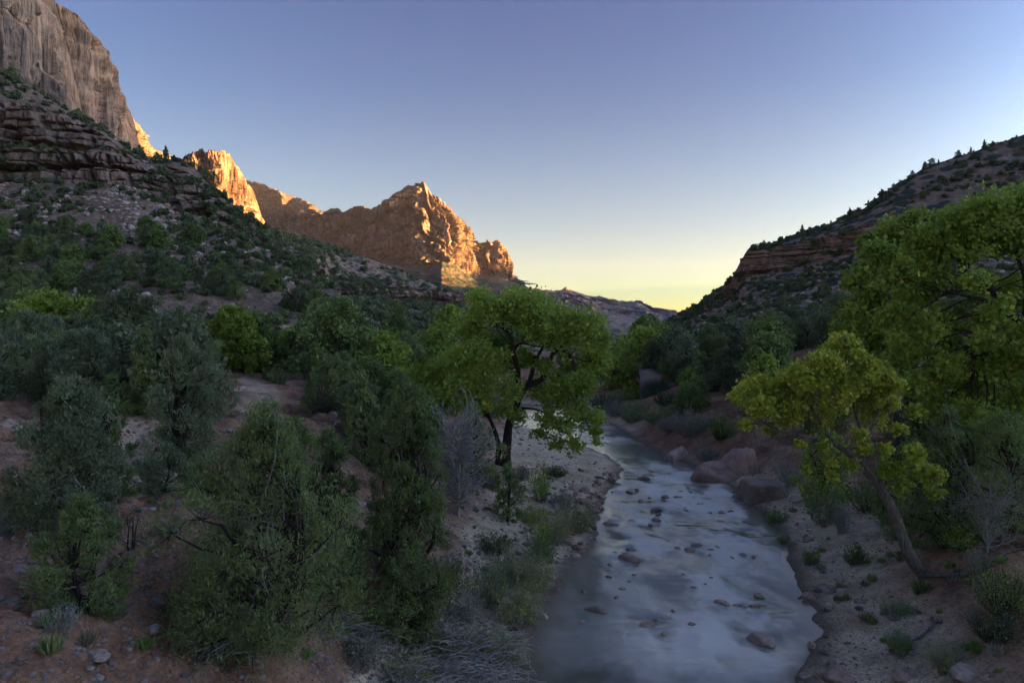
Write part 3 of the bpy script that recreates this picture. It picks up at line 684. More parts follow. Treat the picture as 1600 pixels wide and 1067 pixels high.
def juniper_parts(seed, h, w, n, size, mat, bark='bark', shape='ovoid', ncl=34, low=.10, dead=.0, aspect=3.0):
    rng = np.random.default_rng(seed); tr = Geo(); cr = Geo()
    ns = rng.integers(1, 4) if shape != 'cone' else 1
    tops = []
    for i in range(ns):
        a = rng.uniform(0, 6.28); lean = rng.uniform(.05, .22) * w * (ns > 1)
        top = np.array([math.cos(a) * lean, math.sin(a) * lean, h * rng.uniform(.75, .92)])
        P = curve((rng.normal() * .04 * w, rng.normal() * .04 * w, -.25), top, rng, .05, 9); tr.tube(P, np.linspace(.035 * h / ns ** .4, .008 * h, 9), 6); tops.append(P)
    cl = []
    for i in range(ncl):
        t = (i + rng.uniform()) / ncl; zc = low + (1 - low) * t
        if shape == 'cone': env = (1 - t) ** .75 * .95 + .06
        elif shape == 'dome': env = math.sqrt(max(0, 1 - (max(0, t - .35) / .65) ** 2)) * (.75 + .25 * min(1, t / .3))
        else: env = math.sin(math.pi * min(1, (t * .84 + .16))) ** .6 * (.75 + .25 * (1 - t))
        a = i * 2.4 + rng.normal() * .4; rad = w * .56 * env * rng.uniform(.42, 1.16); r = w * rng.uniform(.15, .235) * (1 - .35 * t)
        c = np.array([math.cos(a) * max(0, rad - r * .6), math.sin(a) * max(0, rad - r * .6), zc * h - r * .5])
        cl.append([*c, r])
        P = tops[i % ns]; k = min(8, max(1, int(zc * 7.5))); st = P[k] * np.array([1, 1, .85])
        tr.tube(curve(st, c, rng, .10, 5), np.linspace(.011 * h, .003 * h, 5), 4)
    for q in range(7):
        a = rng.uniform(0, 6.28); rr = w * rng.uniform(.05, .38); cl.append([math.cos(a) * rr, math.sin(a) * rr, h * (1.0 - .55 * (rr / w * 2)) * rng.uniform(.86, 1.04), w * .075])
    fill_leaves(cr, cl, int(n * 1.9), size * .95, aspect * 1.15, rng, up=.85, flat=1.15, subs=20, tight=.2, twig=tr, twr=.006 * h ** .5)
    dd = None
    if dead:
        dd = Geo()
        for i in range(int(dead)):
            c = np.array(cl[rng.integers(len(cl))][:3]); st = tops[0][4] * .8; e = st + (c - st) * rng.uniform(.9, 1.35)
            P = curve(st, e, rng, .14, 6); dd.tube(P, np.linspace(.016, .004, 6), 3)
            for q in range(4):
                k = rng.integers(2, 6); dd.tube(curve(P[k], P[k] + rng.normal(size=3) * .32, rng, .15, 4), [.007, .006, .004, .002], 3)
    out = [('trunk', tr.mesh('trunk', M[bark])), ('crown', cr.mesh('crown', M[mat]))]
    if dd: out.append(('dead_branch', dd.mesh('dead_branch', M['dead'])))
    return out

def broad_parts(seed, h, w, n, size, mat, bark='bark', ncl=30, low=.28, aspect=1.5, autumn=0.0, clear=.3):
    rng = np.random.default_rng(seed); tr = Geo(); cr = Geo()
    fork = np.array([rng.normal() * .03 * h, rng.normal() * .03 * h, h * clear])
    tr.tube(curve((0, 0, -.3), fork, rng, .05, 6), np.linspace(.028 * h, .02 * h, 6), 7)
    limbs = []
    nl = 5
    for i in range(nl):
        a = i * 6.28 / nl + rng.normal() * .3; e = np.array([math.cos(a) * w * .28, math.sin(a) * w * .28, h * rng.uniform(.6, .85)])
        P = curve(fork, e, rng, .08, 7); tr.tube(P, np.linspace(.015 * h, .005 * h, 7), 5); limbs.append(P)
    cl = []
    for i in range(ncl):
        t = (i + .5) / ncl; ph = i * 2.4 + rng.normal() * .3; zc = low + (1 - low) * t
        env = math.sqrt(max(.02, 1 - ((t - .32) / .70) ** 2)); r = w * rng.uniform(.15, .235)
        rad = max(0, w * .5 * env * rng.uniform(.55, 1.08) - r * .6)
        c = np.array([math.cos(ph) * rad, math.sin(ph) * rad, zc * h - r * .55]); cl.append([*c, r])
        P = limbs[i % nl]; tr.tube(curve(P[rng.integers(2, 6)], c, rng, .12, 5), np.linspace(.006 * h, .002 * h, 5), 4)
    fill_leaves(cr, cl, int(n * 1.3), size * 1.1, aspect, rng, up=.15, flat=.8, autumn=autumn, subs=16, tight=.25, twig=tr, twr=.006 * h ** .5)
    return [('trunk', tr.mesh('trunk', M[bark])), ('crown', cr.mesh('crown', M[mat]))]

def stem_bush(seed, h, w, ns, mat, leaf, per, bark='dead', lean=0.0, aspect=3, autumn=0, width=.008):
    """many thin stems from one base, small leaves along them"""
    rng = np.random.default_rng(seed); tr = Geo(); cr = Geo()
    for i in range(ns):
        a = rng.uniform(0, 6.28); rr = w * .5 * math.sqrt(rng.uniform()); b = np.array([math.cos(a) * rr * .35, math.sin(a) * rr * .35, -.05])
        e = np.array([math.cos(a) * rr + lean * h, math.sin(a) * rr, h * rng.uniform(.55, 1.05) * (1 - .35 * (rr / (w * .5)) ** 2)])
        P = curve(b, e, rng, .07, 6); tr.tube(P, np.linspace(width, width * .3, 6), 3)
        if per:
            t = rng.uniform(.25, 1, per) * 5; k = np.minimum(t.astype(int), 4); f = (t - k)[:, None]
            C = P[k] * (1 - f) + P[k + 1] * f + rng.normal(size=(per, 3)) * .05 * h ** .5
            U = unit(rng.normal(size=(per, 3)) * .6 + np.array([0, 0, .8])); Vv = unit(np.cross(U, rng.normal(size=(per, 3))))
            sz = leaf * rng.uniform(.6, 1.3, (per, 1)); tone = np.zeros((per, 3)); tone[:, 0] = .1 + rng.uniform(0, .4) + rng.uniform(0, .4, per); tone[:, 1] = (rng.uniform(size=per) < autumn) * .8
            cr.leaves(C, U * sz, Vv * sz / aspect, tone)
    out = [('stem', tr.mesh('stem', M[bark]))]
    if per: out.append(('foliage', cr.mesh('foliage', M[mat])))
    return out

def tuft(seed, h, w, n, mat):
    rng = np.random.default_rng(seed); g = Geo()
    a = rng.uniform(0, 6.28, n); rr = w * .5 * np.sqrt(rng.uniform(size=n)); B = np.stack([np.cos(a) * rr * .5, np.sin(a) * rr * .5, 0 * a], -1)
    E = np.stack([np.cos(a) * rr * 1.1, np.sin(a) * rr * 1.1, h * rng.uniform(.5, 1.1, n) * (1 - .4 * (rr / w * 2) ** 2)], -1)
    C = (B + E) / 2; U = (E - B) / 2; Vv = unit(np.cross(U, rng.normal(size=(n, 3)))) * (.010 + .008 * h)
    tone = np.zeros((n, 3)); tone[:, 0] = rng.uniform(.1, .9, n)
    g.leaves(C, U, Vv, tone); return g.mesh('tuft', M[mat])

def dead_bush(seed, h, w, n, r0=.034, sub=7):
    rng = np.random.default_rng(seed); g = Geo()
    st = curve((0, 0, -.3), (0, 0, h * .55), rng, .03, 5); g.tube(st, np.linspace(r0 * 4, r0 * 1.5, 5), 6)
    for i in range(n):
        a = rng.uniform(0, 6.28); el = rng.uniform(-.25, 1.3); L = rng.uniform(.6, 1.0)
        b = st[rng.integers(1, 5)] * 1.0
        e = b + np.array([math.cos(a) * math.cos(el) * w * .5 * L, math.sin(a) * math.cos(el) * w * .5 * L, math.sin(el) * h * .5 * L])
        P = curve(b, e, rng, .06, 6); g.tube(P, np.linspace(r0, r0 * .25, 6), 3)
        for q in range(sub):
            k = rng.integers(2, 6); d = unit(P[5] - P[0] + rng.normal(size=3) * .8 * np.linalg.norm(P[5] - P[0])); g.tube(curve(P[k], P[k] + d * rng.uniform(.2, .5), rng, .1, 3), [r0 * .45, r0 * .35, r0 * .15], 3)
    return g.mesh('branch', M['dead'])

def brush(seed, L, W_, H, n, lo=.5, hi=1.8):
    rng = np.random.default_rng(seed); g = Geo()
    for i in range(n):
        c = np.array([rng.uniform(-.5, .5) * L, rng.uniform(-.5, .5) * W_, 0]); hh = H * max(.15, 1 - (2 * c[0] / L) ** 2) * max(.2, 1 - (2 * c[1] / W_) ** 2)
        c[2] = rng.uniform(0, 1) ** 1.0 * hh; a = rng.normal() * .55 + (.3 if rng.uniform() < .8 else 1.8); l = rng.uniform(lo, hi)
        d = np.array([math.cos(a), math.sin(a), rng.normal() * .22]) * l
        P = curve(c - d * .5, c + d * .5, rng, .09, 6, sag=-.10); P[:, 2] = np.maximum(P[:, 2], -.05); r = rng.uniform(.009, .022); g.tube(P, np.linspace(r, r * .4, 6), 3)
    return g.mesh('brush', M['dead'])

def rock_mesh(seed, sub=2, mat='stone', cuts=11, boxy=False):
    rng = np.random.default_rng(seed)
    t = (1 + 5 ** .5) / 2
    v = [(-1, t, 0), (1, t, 0), (-1, -t, 0), (1, -t, 0), (0, -1, t), (0, 1, t), (0, -1, -t), (0, 1, -t), (t, 0, -1), (t, 0, 1), (-t, 0, -1), (-t, 0, 1)]
    f = [(0, 11, 5), (0, 5, 1), (0, 1, 7), (0, 7, 10), (0, 10, 11), (1, 5, 9), (5, 11, 4), (11, 10, 2), (10, 7, 6), (7, 1, 8), (3, 9, 4), (3, 4, 2), (3, 2, 6), (3, 6, 8), (3, 8, 9), (4, 9, 5), (2, 4, 11), (6, 2, 10), (8, 6, 7), (9, 8, 1)]
    v = [Vector(q).normalized() for q in v]
    for _ in range(sub):
        c = {}; nf = []
        def mid(a, b):
            k = (min(a, b), max(a, b))
            if k not in c: v.append((v[a] + v[b]).normalized()); c[k] = len(v) - 1
            return c[k]
        for a, b, d in f:
            x, y, z = mid(a, b), mid(b, d), mid(d, a); nf += [(a, x, z), (b, y, x), (d, z, y), (x, y, z)]
        f = nf
    D = np.array([tuple(q) for q in v]); N = unit(rng.normal(size=(cuts, 3))); H = rng.uniform(.48, .86, cuts)
    if boxy: N = np.concatenate([unit(np.array([(1, .08, .1), (-1, .1, .18), (.1, 1, .12), (0, -1, .14), (.06, -.05, 1), (0, 0, -1), (.7, -.7, .5)])), N[:3]]); H = np.array([.70, .72, .66, .68, .62, .7, .82, .92, .95, .93])
    dots = np.maximum(D @ N.T, .05); r = np.minimum((H / dots).min(1), 1.0)
    r = r * (1 + .05 * fbm(D[:, 0] * 2 + seed, D[:, 1] * 2, D[:, 2] * 2, 4, seed))
    return make_mesh('rock', D * r[:, None], np.array(f), M[mat], sub >= 3)

# ---- hero broadleaf trees, limbs and lobes at their own places in the valley
def hero(name, label, d0, base_px, trunks, lobes, n, size, mat, seed, depth=3.0, bark='bark', autumn=0.0, aspect=1.15, hang=0, group=None, twr=.02, rad0=1.0):
    """trunks: (pixel path, depth offsets, r0, r1); lobes (px, py, rpx[, depth off][, autumn]) -- measured in the photo, built at depth d0"""
    rng = np.random.default_rng(seed); s = d0 / FPX
    bx = W(base_px[0], base_px[1], d0); zb = gz(bx[0], bx[1]); org = np.array([bx[0], bx[1], zb])
    e = link(name, None, label=label, cat='tree', group=group, loc=tuple(org))
    tr = Geo(); paths = []; br = []
    for i, (pp, do, r0, r1) in enumerate(trunks):
        pts = []
        for j, (px, py) in enumerate(pp):
            o = do[j] if isinstance(do, (list, tuple)) else do * j / max(1, len(pp) - 1)
            q = W(px, py, d0 + o)
            pts.append(q - org)
        pts = np.array(pts)
        if i == 0 or pp[0][1] > base_px[1] - 8: pts[0][2] = -.35
        t = np.linspace(0, len(pts) - 1, len(pts) * 3); k = np.minimum(t.astype(int), len(pts) - 2); f = (t - k)[:, None]
        P0 = pts[np.maximum(k - 1, 0)]; P1 = pts[k]; P2 = pts[k + 1]; P3 = pts[np.minimum(k + 2, len(pts) - 1)]
        P = .5 * (2 * P1 + (P2 - P0) * f + (2 * P0 - 5 * P1 + 4 * P2 - P3) * f ** 2 + (3 * P1 - P0 - 3 * P2 + P3) * f ** 3)
        rad = np.linspace(r0, r1, len(P)) * (1 + .06 * rng.normal(size=len(P)))
        if i == 0: rad[:2] *= 1.35
        g = tr if i == 0 else Geo(); g.tube(P, rad, 9)
        if i: br.append(g)
        paths.append(P)
    allp = np.concatenate(paths[0:]); cl = []; tw = Geo(); k0 = len(paths[0]) // 2
    cand = np.concatenate([paths[0][k0:]] + paths[1:])
    for L in lobes:
        px, py, r = L[:3]; o = L[3] if len(L) > 3 and L[3] is not None else None; au = L[4] if len(L) > 4 else autumn
        for q in range(1 if o is not None else 2):
            oo = o if o is not None else rng.uniform(-depth, depth)
            c = W(px + rng.normal() * 3, py + rng.normal() * 3, d0 + oo) - org
            cl.append([*c, r * s * rng.uniform(1.0, 1.3), au])
            j = np.argmin(np.linalg.norm(cand - c, axis=1) + .5 * np.maximum(0, cand[:, 2] - c[2] - .3) + rng.uniform(0, 1.6, len(cand))); tw.tube(curve(cand[j], c, rng, .12, 6), np.linspace(twr * 2.2, twr * .7, 6), 5)
    cr = Geo(); fill_leaves(cr, cl, n, size, aspect, rng, up=.1, flat=.85, subs=30, tight=.20, twig=tw, twr=twr * .6, shell=(.35, 1.0))
    if hang:
        dg = Geo()
        for i in range(hang):
            q = cl[rng.integers(len(cl))]; c = np.array(q[:3]) + rng.normal(size=3) * q[3] * .6; l = rng.uniform(.5, 1.6)
            E = c + np.array([rng.normal() * .35, rng.normal() * .35, -1]) * l; P = curve(c, E, rng, .12, 5); dg.tube(P, np.linspace(.011, .003, 5), 3)
        link('dead_twigs', dg.mesh('dead_twigs', M['pale_bark']), parent=e, kind='stuff')
    link('trunk', tr.mesh('trunk', M[bark], True), parent=e)
    for g in br: link('limb', g.mesh('limb', M[bark], True), parent=e)
    link('twigs', tw.mesh('twigs', M[bark]), parent=e, kind='stuff'); link('crown', cr.mesh('crown', M[mat]), parent=e)
    return e

hero('cottonwood_tree', 'broad bright green cottonwood with dark forked twin trunks on the sandy bank', 47.7, (790, 733),
     [([(790, 733), (792, 693), (796, 659), (806, 637), (814, 617), (827, 597), (832, 578), (836, 556)], 0, .34, .13),
      ([(776, 731), (779, 701), (775, 679), (766, 656), (752, 630)], -.6, .22, .09),
      ([(823, 602), (847, 592), (858, 566), (866, 550), (876, 544), (887, 552), (899, 575), (901, 625), (910, 648), (921, 668)], -2.2, .22, .05),
      ([(811, 622), (809, 589), (809, 575), (802, 552), (800, 533), (796, 524), (786, 513), (769, 505)], -2.4, .22, .09),
      ([(803, 548), (811, 537), (825, 538), (837, 541)], -2.6, .09, .05), ([(766, 656), (740, 620), (705, 590)], 1.5, .11, .05), ([(832, 578), (850, 540), (880, 515)], 2.0, .14, .05), ([(806, 637), (840, 640), (870, 655)], -1.5, .10, .04)],
     [(790, 488, 34), (762, 492, 26), (828, 488, 32), (862, 508, 32), (742, 520, 26), (898, 520, 30), (926, 532, 22), (782, 545, 30, 1.5), (830, 525, 32, 1.0), (868, 530, 30, 1.0), (920, 562, 24), (700, 578, 28), (728, 560, 28), (668, 598, 26), (762, 592, 32, -1.5),
      (708, 614, 30), (672, 628, 22), (748, 630, 26), (790, 570, 20, 2), (845, 612, 24, 1.8), (750, 470, 18), (810, 466, 16), (880, 600, 22, 1.5), (905, 600, 24), (868, 618, 24, -2), (898, 634, 20, -2), (922, 650, 18, -2), (882, 662, 24, -2.5), (850, 655, 20, -2), (900, 690, 15, -2.5), (870, 694, 13, -2.5), (936, 672, 13, -2.5), (840, 670, 12, -2), (812, 655, 16, -1), (765, 636, 9, -2.6, .8), (725, 590, 25, -2), (690, 640, 18, 1), (935, 500, 14, 1), (930, 690, 8, -2.5, .3), (800, 610, 20, -1.5), (850, 578, 18, -1), (830, 560, 16, 1), (858, 612, 16, 0), (888, 575, 20, 1), (915, 590, 20, 0), (842, 520, 22, -2.6), (872, 525, 20, -2.6), (735, 500, 16, 0), (775, 560, 22, -2.4), (745, 545, 20, -1), (905, 510, 18, -1), (820, 500, 22, -2.5), (655, 615, 18, 0), (790, 640, 14, -2)],
     62000, .085, 'cotton', 5, autumn=.01, twr=.022)

hero('yellow_cottonwood', 'leaning cottonwood with yellowing crown and pale trunk on the right bank', 25.0, (1452, 903),
     [([(1456, 912), (1430, 881), (1416, 854), (1405, 821), (1391, 788), (1369, 755), (1342, 722)], 0, .24, .13),
      ([(1342, 722), (1318, 702), (1303, 694), (1276, 686), (1243, 678), (1210, 670), (1180, 650)], -.5, .11, .025),
      ([(1276, 688), (1265, 695), (1270, 706), (1276, 716)], -.3, .045, .02), ([(1345, 726), (1350, 690), (1335, 640), (1322, 596)], .5, .08, .025), ([(1369, 755), (1400, 735), (1430, 718)], -.6, .06, .02), ([(1303, 694), (1270, 640), (1240, 610)], .5, .05, .018), ([(1345, 700), (1370, 650), (1375, 610)], 1.0, .06, .02)],
     [(1315, 556, 26), (1290, 575, 24), (1262, 590, 26), (1345, 580, 26), (1375, 600, 22), (1228, 604, 22), (1182, 604, 19), (1158, 620, 15), (1305, 620, 26), (1345, 625, 22), (1385, 630, 18), (1195, 638, 19), (1240, 648, 21), (1285, 652, 17), (1170, 662, 11), (1210, 670, 12), (1365, 658, 18), (1328, 540, 13), (1405, 604, 11),
      (1420, 712, 20, -1, .15), (1450, 738, 17, -1, .15), (1385, 728, 15, -1, .15), (1405, 760, 14, -1, .1), (1462, 768, 12, -.5, .1), (1350, 700, 12, -1, .3), (1300, 740, 10, -1, .3), (1255, 740, 9, -1, .3), (1405, 672, 13, -.5, .3), (1340, 684, 12, -1, .3), (1290, 694, 10, -1, .3), (1330, 722, 11, -1, .3), (1375, 700, 13, -1, .3), (1250, 694, 9, -1, .3), (1425, 640, 12, .5, .2), (1210, 625, 18, 0, .3), (1262, 618, 20, 0, .3), (1330, 600, 24, -1.2, .2), (1400, 730, 12, -.8, .3), (1300, 720, 9, -.8, .4)],
     40000, .05, 'yellow', 9, depth=1.8, bark='pale_bark', autumn=.5, hang=200, twr=.009)
g_ = Geo(); _p = W(1452, 903, 25.0); _z = gz(_p[0], _p[1])
_pts = [W(px, py, d) for px, py, d in ((1448, 905, 24.8), (1480, 918, 24.2), (1510, 930, 23.6), (1540, 938, 23.4), (1575, 934, 23.6), (1620, 930, 23.8))]
_pts = np.array([(q[0], q[1], gz(q[0], q[1]) + .10) for q in _pts]); g_.tube(_pts - _pts[0], [.09, .08, .07, .06, .05, .04], 7)
link('fallen_log', g_.mesh('fallen_log', M['pale_bark'], True), label='grey fallen limb lying on sand by the leaning trunk', cat='log', loc=tuple(_pts[0]))
g_ = Geo(); _q = np.array([(x, y, gz(x, y) + .1) for x, y in ((11.6, 20.9), (12.2, 21.3), (12.9, 21.5), (13.6, 21.9))]); g_.tube(_q - _q[0], [.07, .08, .07, .05], 7)
link('driftwood', g_.mesh('driftwood', M['dead'], True), label='short weathered driftwood branch on the sand beside the dark shrub', cat='driftwood', loc=tuple(_q[0]))

hero('tall_cottonwood', 'tall spreading green cottonwood towering at the right edge', 33.0, (1665, 800),
     [([(1665, 800), (1660, 700), (1645, 600), (1615, 530), (1600, 509), (1577, 486), (1562, 467), (1540, 445), (1502, 422)], -1, .5, .09), ([(1577, 490), (1562, 479), (1532, 467), (1499, 460), (1470, 455)], -2, .13, .04), ([(1590, 500), (1565, 510), (1551, 520), (1530, 545)], -1.5, .10, .04), ([(1600, 509), (1605, 450), (1590, 400), (1570, 350)], 1, .16, .05)],
     [(1560, 338, 34), (1602, 328, 36), (1655, 338, 40), (1512, 348, 30), (1472, 376, 30), (1440, 388, 24), (1560, 380, 32), (1502, 396, 30), (1450, 418, 26), (1412, 438, 25), (1600, 385, 30), (1640, 400, 34), (1428, 468, 26), (1470, 440, 22), (1400, 498, 26), (1440, 512, 28), (1490, 520, 26, 1), (1560, 566, 30), (1612, 560, 34), (1482, 570, 28), (1530, 600, 30), (1420, 550, 24), (1600, 620, 30), (1450, 600, 24), (1520, 640, 24), (1580, 665, 28), (1535, 330, 18), (1585, 308, 18), (1400, 530, 15), (1630, 480, 30, 2), (1540, 500, 22, 2.2), (1500, 450, 26, 2), (1560, 450, 30, 2.2), (1600, 460, 30, 2.3), (1470, 500, 24, 1.5), (1520, 560, 26, 1.5), (1480, 640, 26), (1560, 700, 28), (1610, 690, 30), (1500, 690, 22), (1400, 580, 20), (1395, 610, 18), (1560, 480, 24, -2.8), (1595, 512, 26, -2.8), (1520, 440, 18, -2.8), (1540, 530, 22, -2.4)],
     74000, .078, 'cotton', 13, depth=2.4, autumn=.02, hang=160, twr=.018)
hero('grove_cottonwood', 'lighter cottonwood behind the tall one, its crown against the red hill', 43.0, (1405, 705),
     [([(1405, 705), (1402, 640), (1395, 570), (1388, 500)], 0, .34, .15), ([(1395, 570), (1360, 500), (1345, 450)], -1, .14, .05), ([(1390, 520), (1410, 450), (1415, 380)], 1, .14, .05)],
     [(1420, 352, 22), (1392, 372, 23), (1444, 352, 22), (1380, 400, 25), (1360, 384, 17), (1350, 430, 23), (1332, 442, 13), (1400, 420, 28), (1370, 468, 28), (1342, 492, 25), (1322, 520, 20), (1382, 520, 28), (1342, 550, 24), (1422, 480, 26), (1360, 580, 24), (1400, 560, 25)],
     24000, .10, 'cotton', 17, depth=3, autumn=.01, twr=.022)

def at(px, d):
    x = d * (px - CX) / FPX; return (x, d, gz(x, d) - .05)
def sized(px, d, h, w_):
    # negative: the top's row and the crown's width as photographed, turned into metres at the plant's distance
    if h < 0: h = CAMZ - d * (-h - CY) / FPX - at(px, d)[2]
    if w_ < 0: w_ = -w_ * d / FPX
    return h, w_
# ---- foreground junipers, each its own
HJ = [('juniper_tree', 'large rounded blue green juniper beside the road at the left edge', 112, 18.0, -595, -185, 20000, .050, 'blue_juniper', 'ovoid', 40, 14),
      ('juniper_tree', 'slim pointed juniper rising behind the large rounded left juniper', 172, 21.5, -585, -75, 6500, .055, 'juniper', 'cone', 26, 0),
      ('juniper_tree', 'upright dark juniper standing alone between the trail and the terrace', 288, 27.5, -528, -118, 13000, .065, 'blue_juniper', 'ovoid', 34, 0),
      ('juniper_tree', 'biggest foreground juniper, green and shaggy above the red bank', 412, 15.6, -640, -285, 30000, .042, 'juniper', 'ovoid', 56, 34),
      ('juniper_tree', 'small low juniper on the red dirt slope at lower left', 128, 14.0, -775, -145, 10000, .036, 'juniper', 'ovoid', 28, 10),
      ('juniper_tree', 'tall bushy juniper with bare grey twigs on the bank below the cottonwood', 640, 21.2, -606, -172, 26000, .052, 'juniper', 'ovoid', 48, 40),
      ('juniper_tree', 'narrow juniper squeezed between the two biggest foreground junipers', 515, 20.5, -668, -105, 11000, .052, 'juniper', 'ovoid', 30, 10),
      ('juniper_tree', 'dark juniper behind the big shaggy one, topping the rocky slope', 455, 24.5, -655, -120, 7000, .06, 'juniper', 'ovoid', 24, 0),
      ('juniper_tree', 'little dark juniper in front of the cottonwood trunks', 792, 35.0, -722, -62, 3500, .06, 'juniper', 'ovoid', 18, 0),
      ('juniper_tree', 'dark juniper behind the grey dead bush under the cottonwood', 742, 40.0, -640, -95, 5000, .07, 'juniper', 'ovoid', 22, 0),
      ('juniper_tree', 'dark juniper right behind the leaning pale trunk', 1480, 27.0, -640, -140, 11000, .055, 'juniper', 'ovoid', 30, 12),
      ('juniper_tree', 'deep green juniper tangled with grey twigs at the right edge', 1572, 26.5, -650, -180, 13000, .055, 'oak', 'ovoid', 34, 40),
      ('juniper_tree', 'bushy dark juniper hanging over the yellow tree roots', 1425, 30.5, -690, -125, 9000, .06, 'juniper', 'ovoid', 26, 0),
      ('juniper_tree', 'small round juniper left of the bare terrace edge', 262, 23.0, -700, -95, 4500, .055, 'blue_juniper', 'dome', 18, 0)]
for i, (nm, lb, px, d, h, w_, n, sz, mt, shp, ncl, dead) in enumerate(HJ):
    h, w_ = sized(px, d, h, w_)
    plant(nm, lb, 'juniper', None, juniper_parts(400 + i, h, w_, n, sz, mt, shape=shp, ncl=ncl, dead=dead, low=.08), at(px, d), rz=i * 1.3)

# ---- named middle-distance trees
MD = [('pine_tree', 'tall dark conical pine above the green thicket left of the cottonwood', 620, 78, -475, -105, 'juniper', 'J'),
      ('oak_tree', 'big dark green oak at the right end of the bare terrace', 530, 62, -468, -135, 'oak', 'B'),
      ('cottonwood_tree', 'round light green cottonwood touching the big one on its left', 700, 84, -478, -115, 'cotton', 'B'),
      ('oak_tree', 'leafy green oak just below the dark conical pine', 575, 55, -590, -95, 'oak', 'B'),
      ('cottonwood_tree', 'bright green cottonwood at the river bend in the middle distance', 1008, 106, -513, -88, 'cotton', 'B'),
      ('cottonwood_tree', 'yellowish cottonwood left of the bright one at the river bend', 968, 112, -543, -62, 'cotton', 'B'),
      ('oak_tree', 'low green tree at the foot of the bright bend cottonwood', 995, 96, -602, -60, 'cotton', 'B'),
      ('cottonwood_tree', 'slender pale green young cottonwood on the far right bank', 1078, 84, -575, -36, 'cotton', 'B'),
      ('oak_tree', 'bright green leafy tree behind the yellow crown', 1195, 62, -555, -75, 'cotton', 'B'),
      ('oak_tree', 'green leafy bush tree behind the large square boulder', 1290, 40, -672, -90, 'cotton', 'B'),
      ('oak_tree', 'dark green tree behind the yellow crown on its right', 1440, 46, -590, -130, 'oak', 'B'),
      ('oak_tree', 'dense green tree in shade under the tall right cottonwood', 1535, 42, -560, -150, 'oak', 'B'),
      ('oak_tree', 'mid green leafy tree at the right edge below the big limbs', 1585, 33, -640, -110, 'cotton', 'B')]
for i, (nm, lb, px, d, h, w_, mt, ty) in enumerate(MD):
    h, w_ = sized(px, d, h, w_)
    sz = .0021 * d if ty == 'B' else .0019 * d
    n = int(min(11000, 1.5 * h * w_ / (sz * sz * 1.0)))
    pr = broad_parts(500 + i, h, w_, n, sz, mt, low=.12, clear=.22, autumn=.06 if 'yellowish' in lb else 0) if ty == 'B' else juniper_parts(520 + i, h, w_, n, sz, mt, shape='cone', ncl=44, low=.12)
    plant(nm, lb, 'tree', None, pr, at(px, d), rz=i)

# ---- woodland of alike trees: a few kinds built once, copied one by one
PRO = [juniper_parts(601, 5, 4.6, 5200, .115, 'juniper', shape='dome', ncl=28), juniper_parts(602, 5, 4.0, 5200, .115, 'blue_juniper', shape='ovoid', ncl=28),
       broad_parts(603, 5, 5.0, 5200, .12, 'oak', low=.1, clear=.2), juniper_parts(604, 5, 4.4, 5200, .115, 'scrub', shape='dome', ncl=26),
       broad_parts(605, 5, 4.6, 5200, .12, 'cotton', low=.12, clear=.2), juniper_parts(606, 5, 3.0, 4200, .115, 'juniper', shape='cone', ncl=26),
       broad_parts(607, 5, 5.4, 4500, .12, 'blue_juniper', low=.05, clear=.15)]
KIND = ['juniper_tree', 'juniper_tree', 'oak_tree', 'juniper_tree', 'cottonwood_tree', 'juniper_tree', 'oak_tree']
WORDS = ['round crowned dark juniper', 'blue green juniper', 'leafy green oak', 'dull grey green juniper', 'lighter green cottonwood', 'pointed dark juniper', 'greyish broad bush oak']
rng = np.random.default_rng(77)
TREES = []
def clear_of(x, y, r):
    return all((x - a) ** 2 + (y - b) ** 2 > (r + c) ** 2 for a, b, c in TREES)
def wood(n, pxr, dr, hr, kinds, zone, avoid=None, power=1.0, spread=1.0):
    k = 0; tries = 0
    while k < n and tries < n * 40:
        tries += 1
        px = rng.uniform(*pxr); d = dr[0] + (dr[1] - dr[0]) * rng.uniform() ** power; x = d * (px - CX) / FPX
        if avoid and avoid(px, d): continue
        if river_sd(np.array([x]), np.array([d]))[0] < 2.5: continue
        h = rng.uniform(*hr)
        if not clear_of(x, d, h * .14 * spread): continue
        TREES.append((x, d, h * .14 * spread)); j = int(rng.choice(kinds)); s = h / 5
        plant(KIND[j], WORDS[j] + ' ' + zone, 'tree', WORDS[j] + 's ' + zone, PRO[j], (x, d, gz(x, d) - .1), rz=rng.uniform(0, 6.28), sc=(s * rng.uniform(.85, 1.15), s * rng.uniform(.85, 1.15), s)); k += 1
terrace = lambda px, d: (320 < px < 500 and 40 < d < 66) or (px < 110 and d < 37)
wood(72, (-60, 640), (66, 108), (5.0, 7.6), [0, 1, 2, 3, 3, 4, 0, 6], 'in the wood at the hill foot', terrace)
wood(34, (-60, 300), (34, 66), (3.6, 5.6), [0, 1, 1, 3, 6, 5], 'in the left thicket before the wood', terrace)
wood(62, (-60, 640), (105, 175), (3.4, 5.6), [0, 1, 3, 0, 3, 2], 'low on the left hillside', lambda px, d: px > 300 and d > 165 - (px - 300) * .16)
wood(12, (560, 770), (58, 110), (4.0, 6.5), [2, 4, 4, 0], 'behind the big cottonwood')
wood(20, (740, 1060), (118, 200), (5.0, 8.5), [0, 2, 4, 0, 3], 'on the flat beyond the river bend')
wood(15, (505, 660), (30, 58), (2.4, 4.4), [0, 2, 3, 2, 5], 'on the slope below the terrace end')
redgap = lambda px, d: (1120 < px < 1190 and d < 105) or (px < 1080 and d < 78)
wood(38, (1050, 1420), (86, 150), (4.2, 6.6), [1, 6, 1, 3, 0], 'at the foot of the right hill', redgap)
wood(18, (1010, 1200), (64, 100), (2.2, 4.2), [6, 3, 1, 2], 'on the right cut bank', lambda px, d: (1120 < px < 1185 and 84 < d) or px < 1030 + (90 - d) * 2)
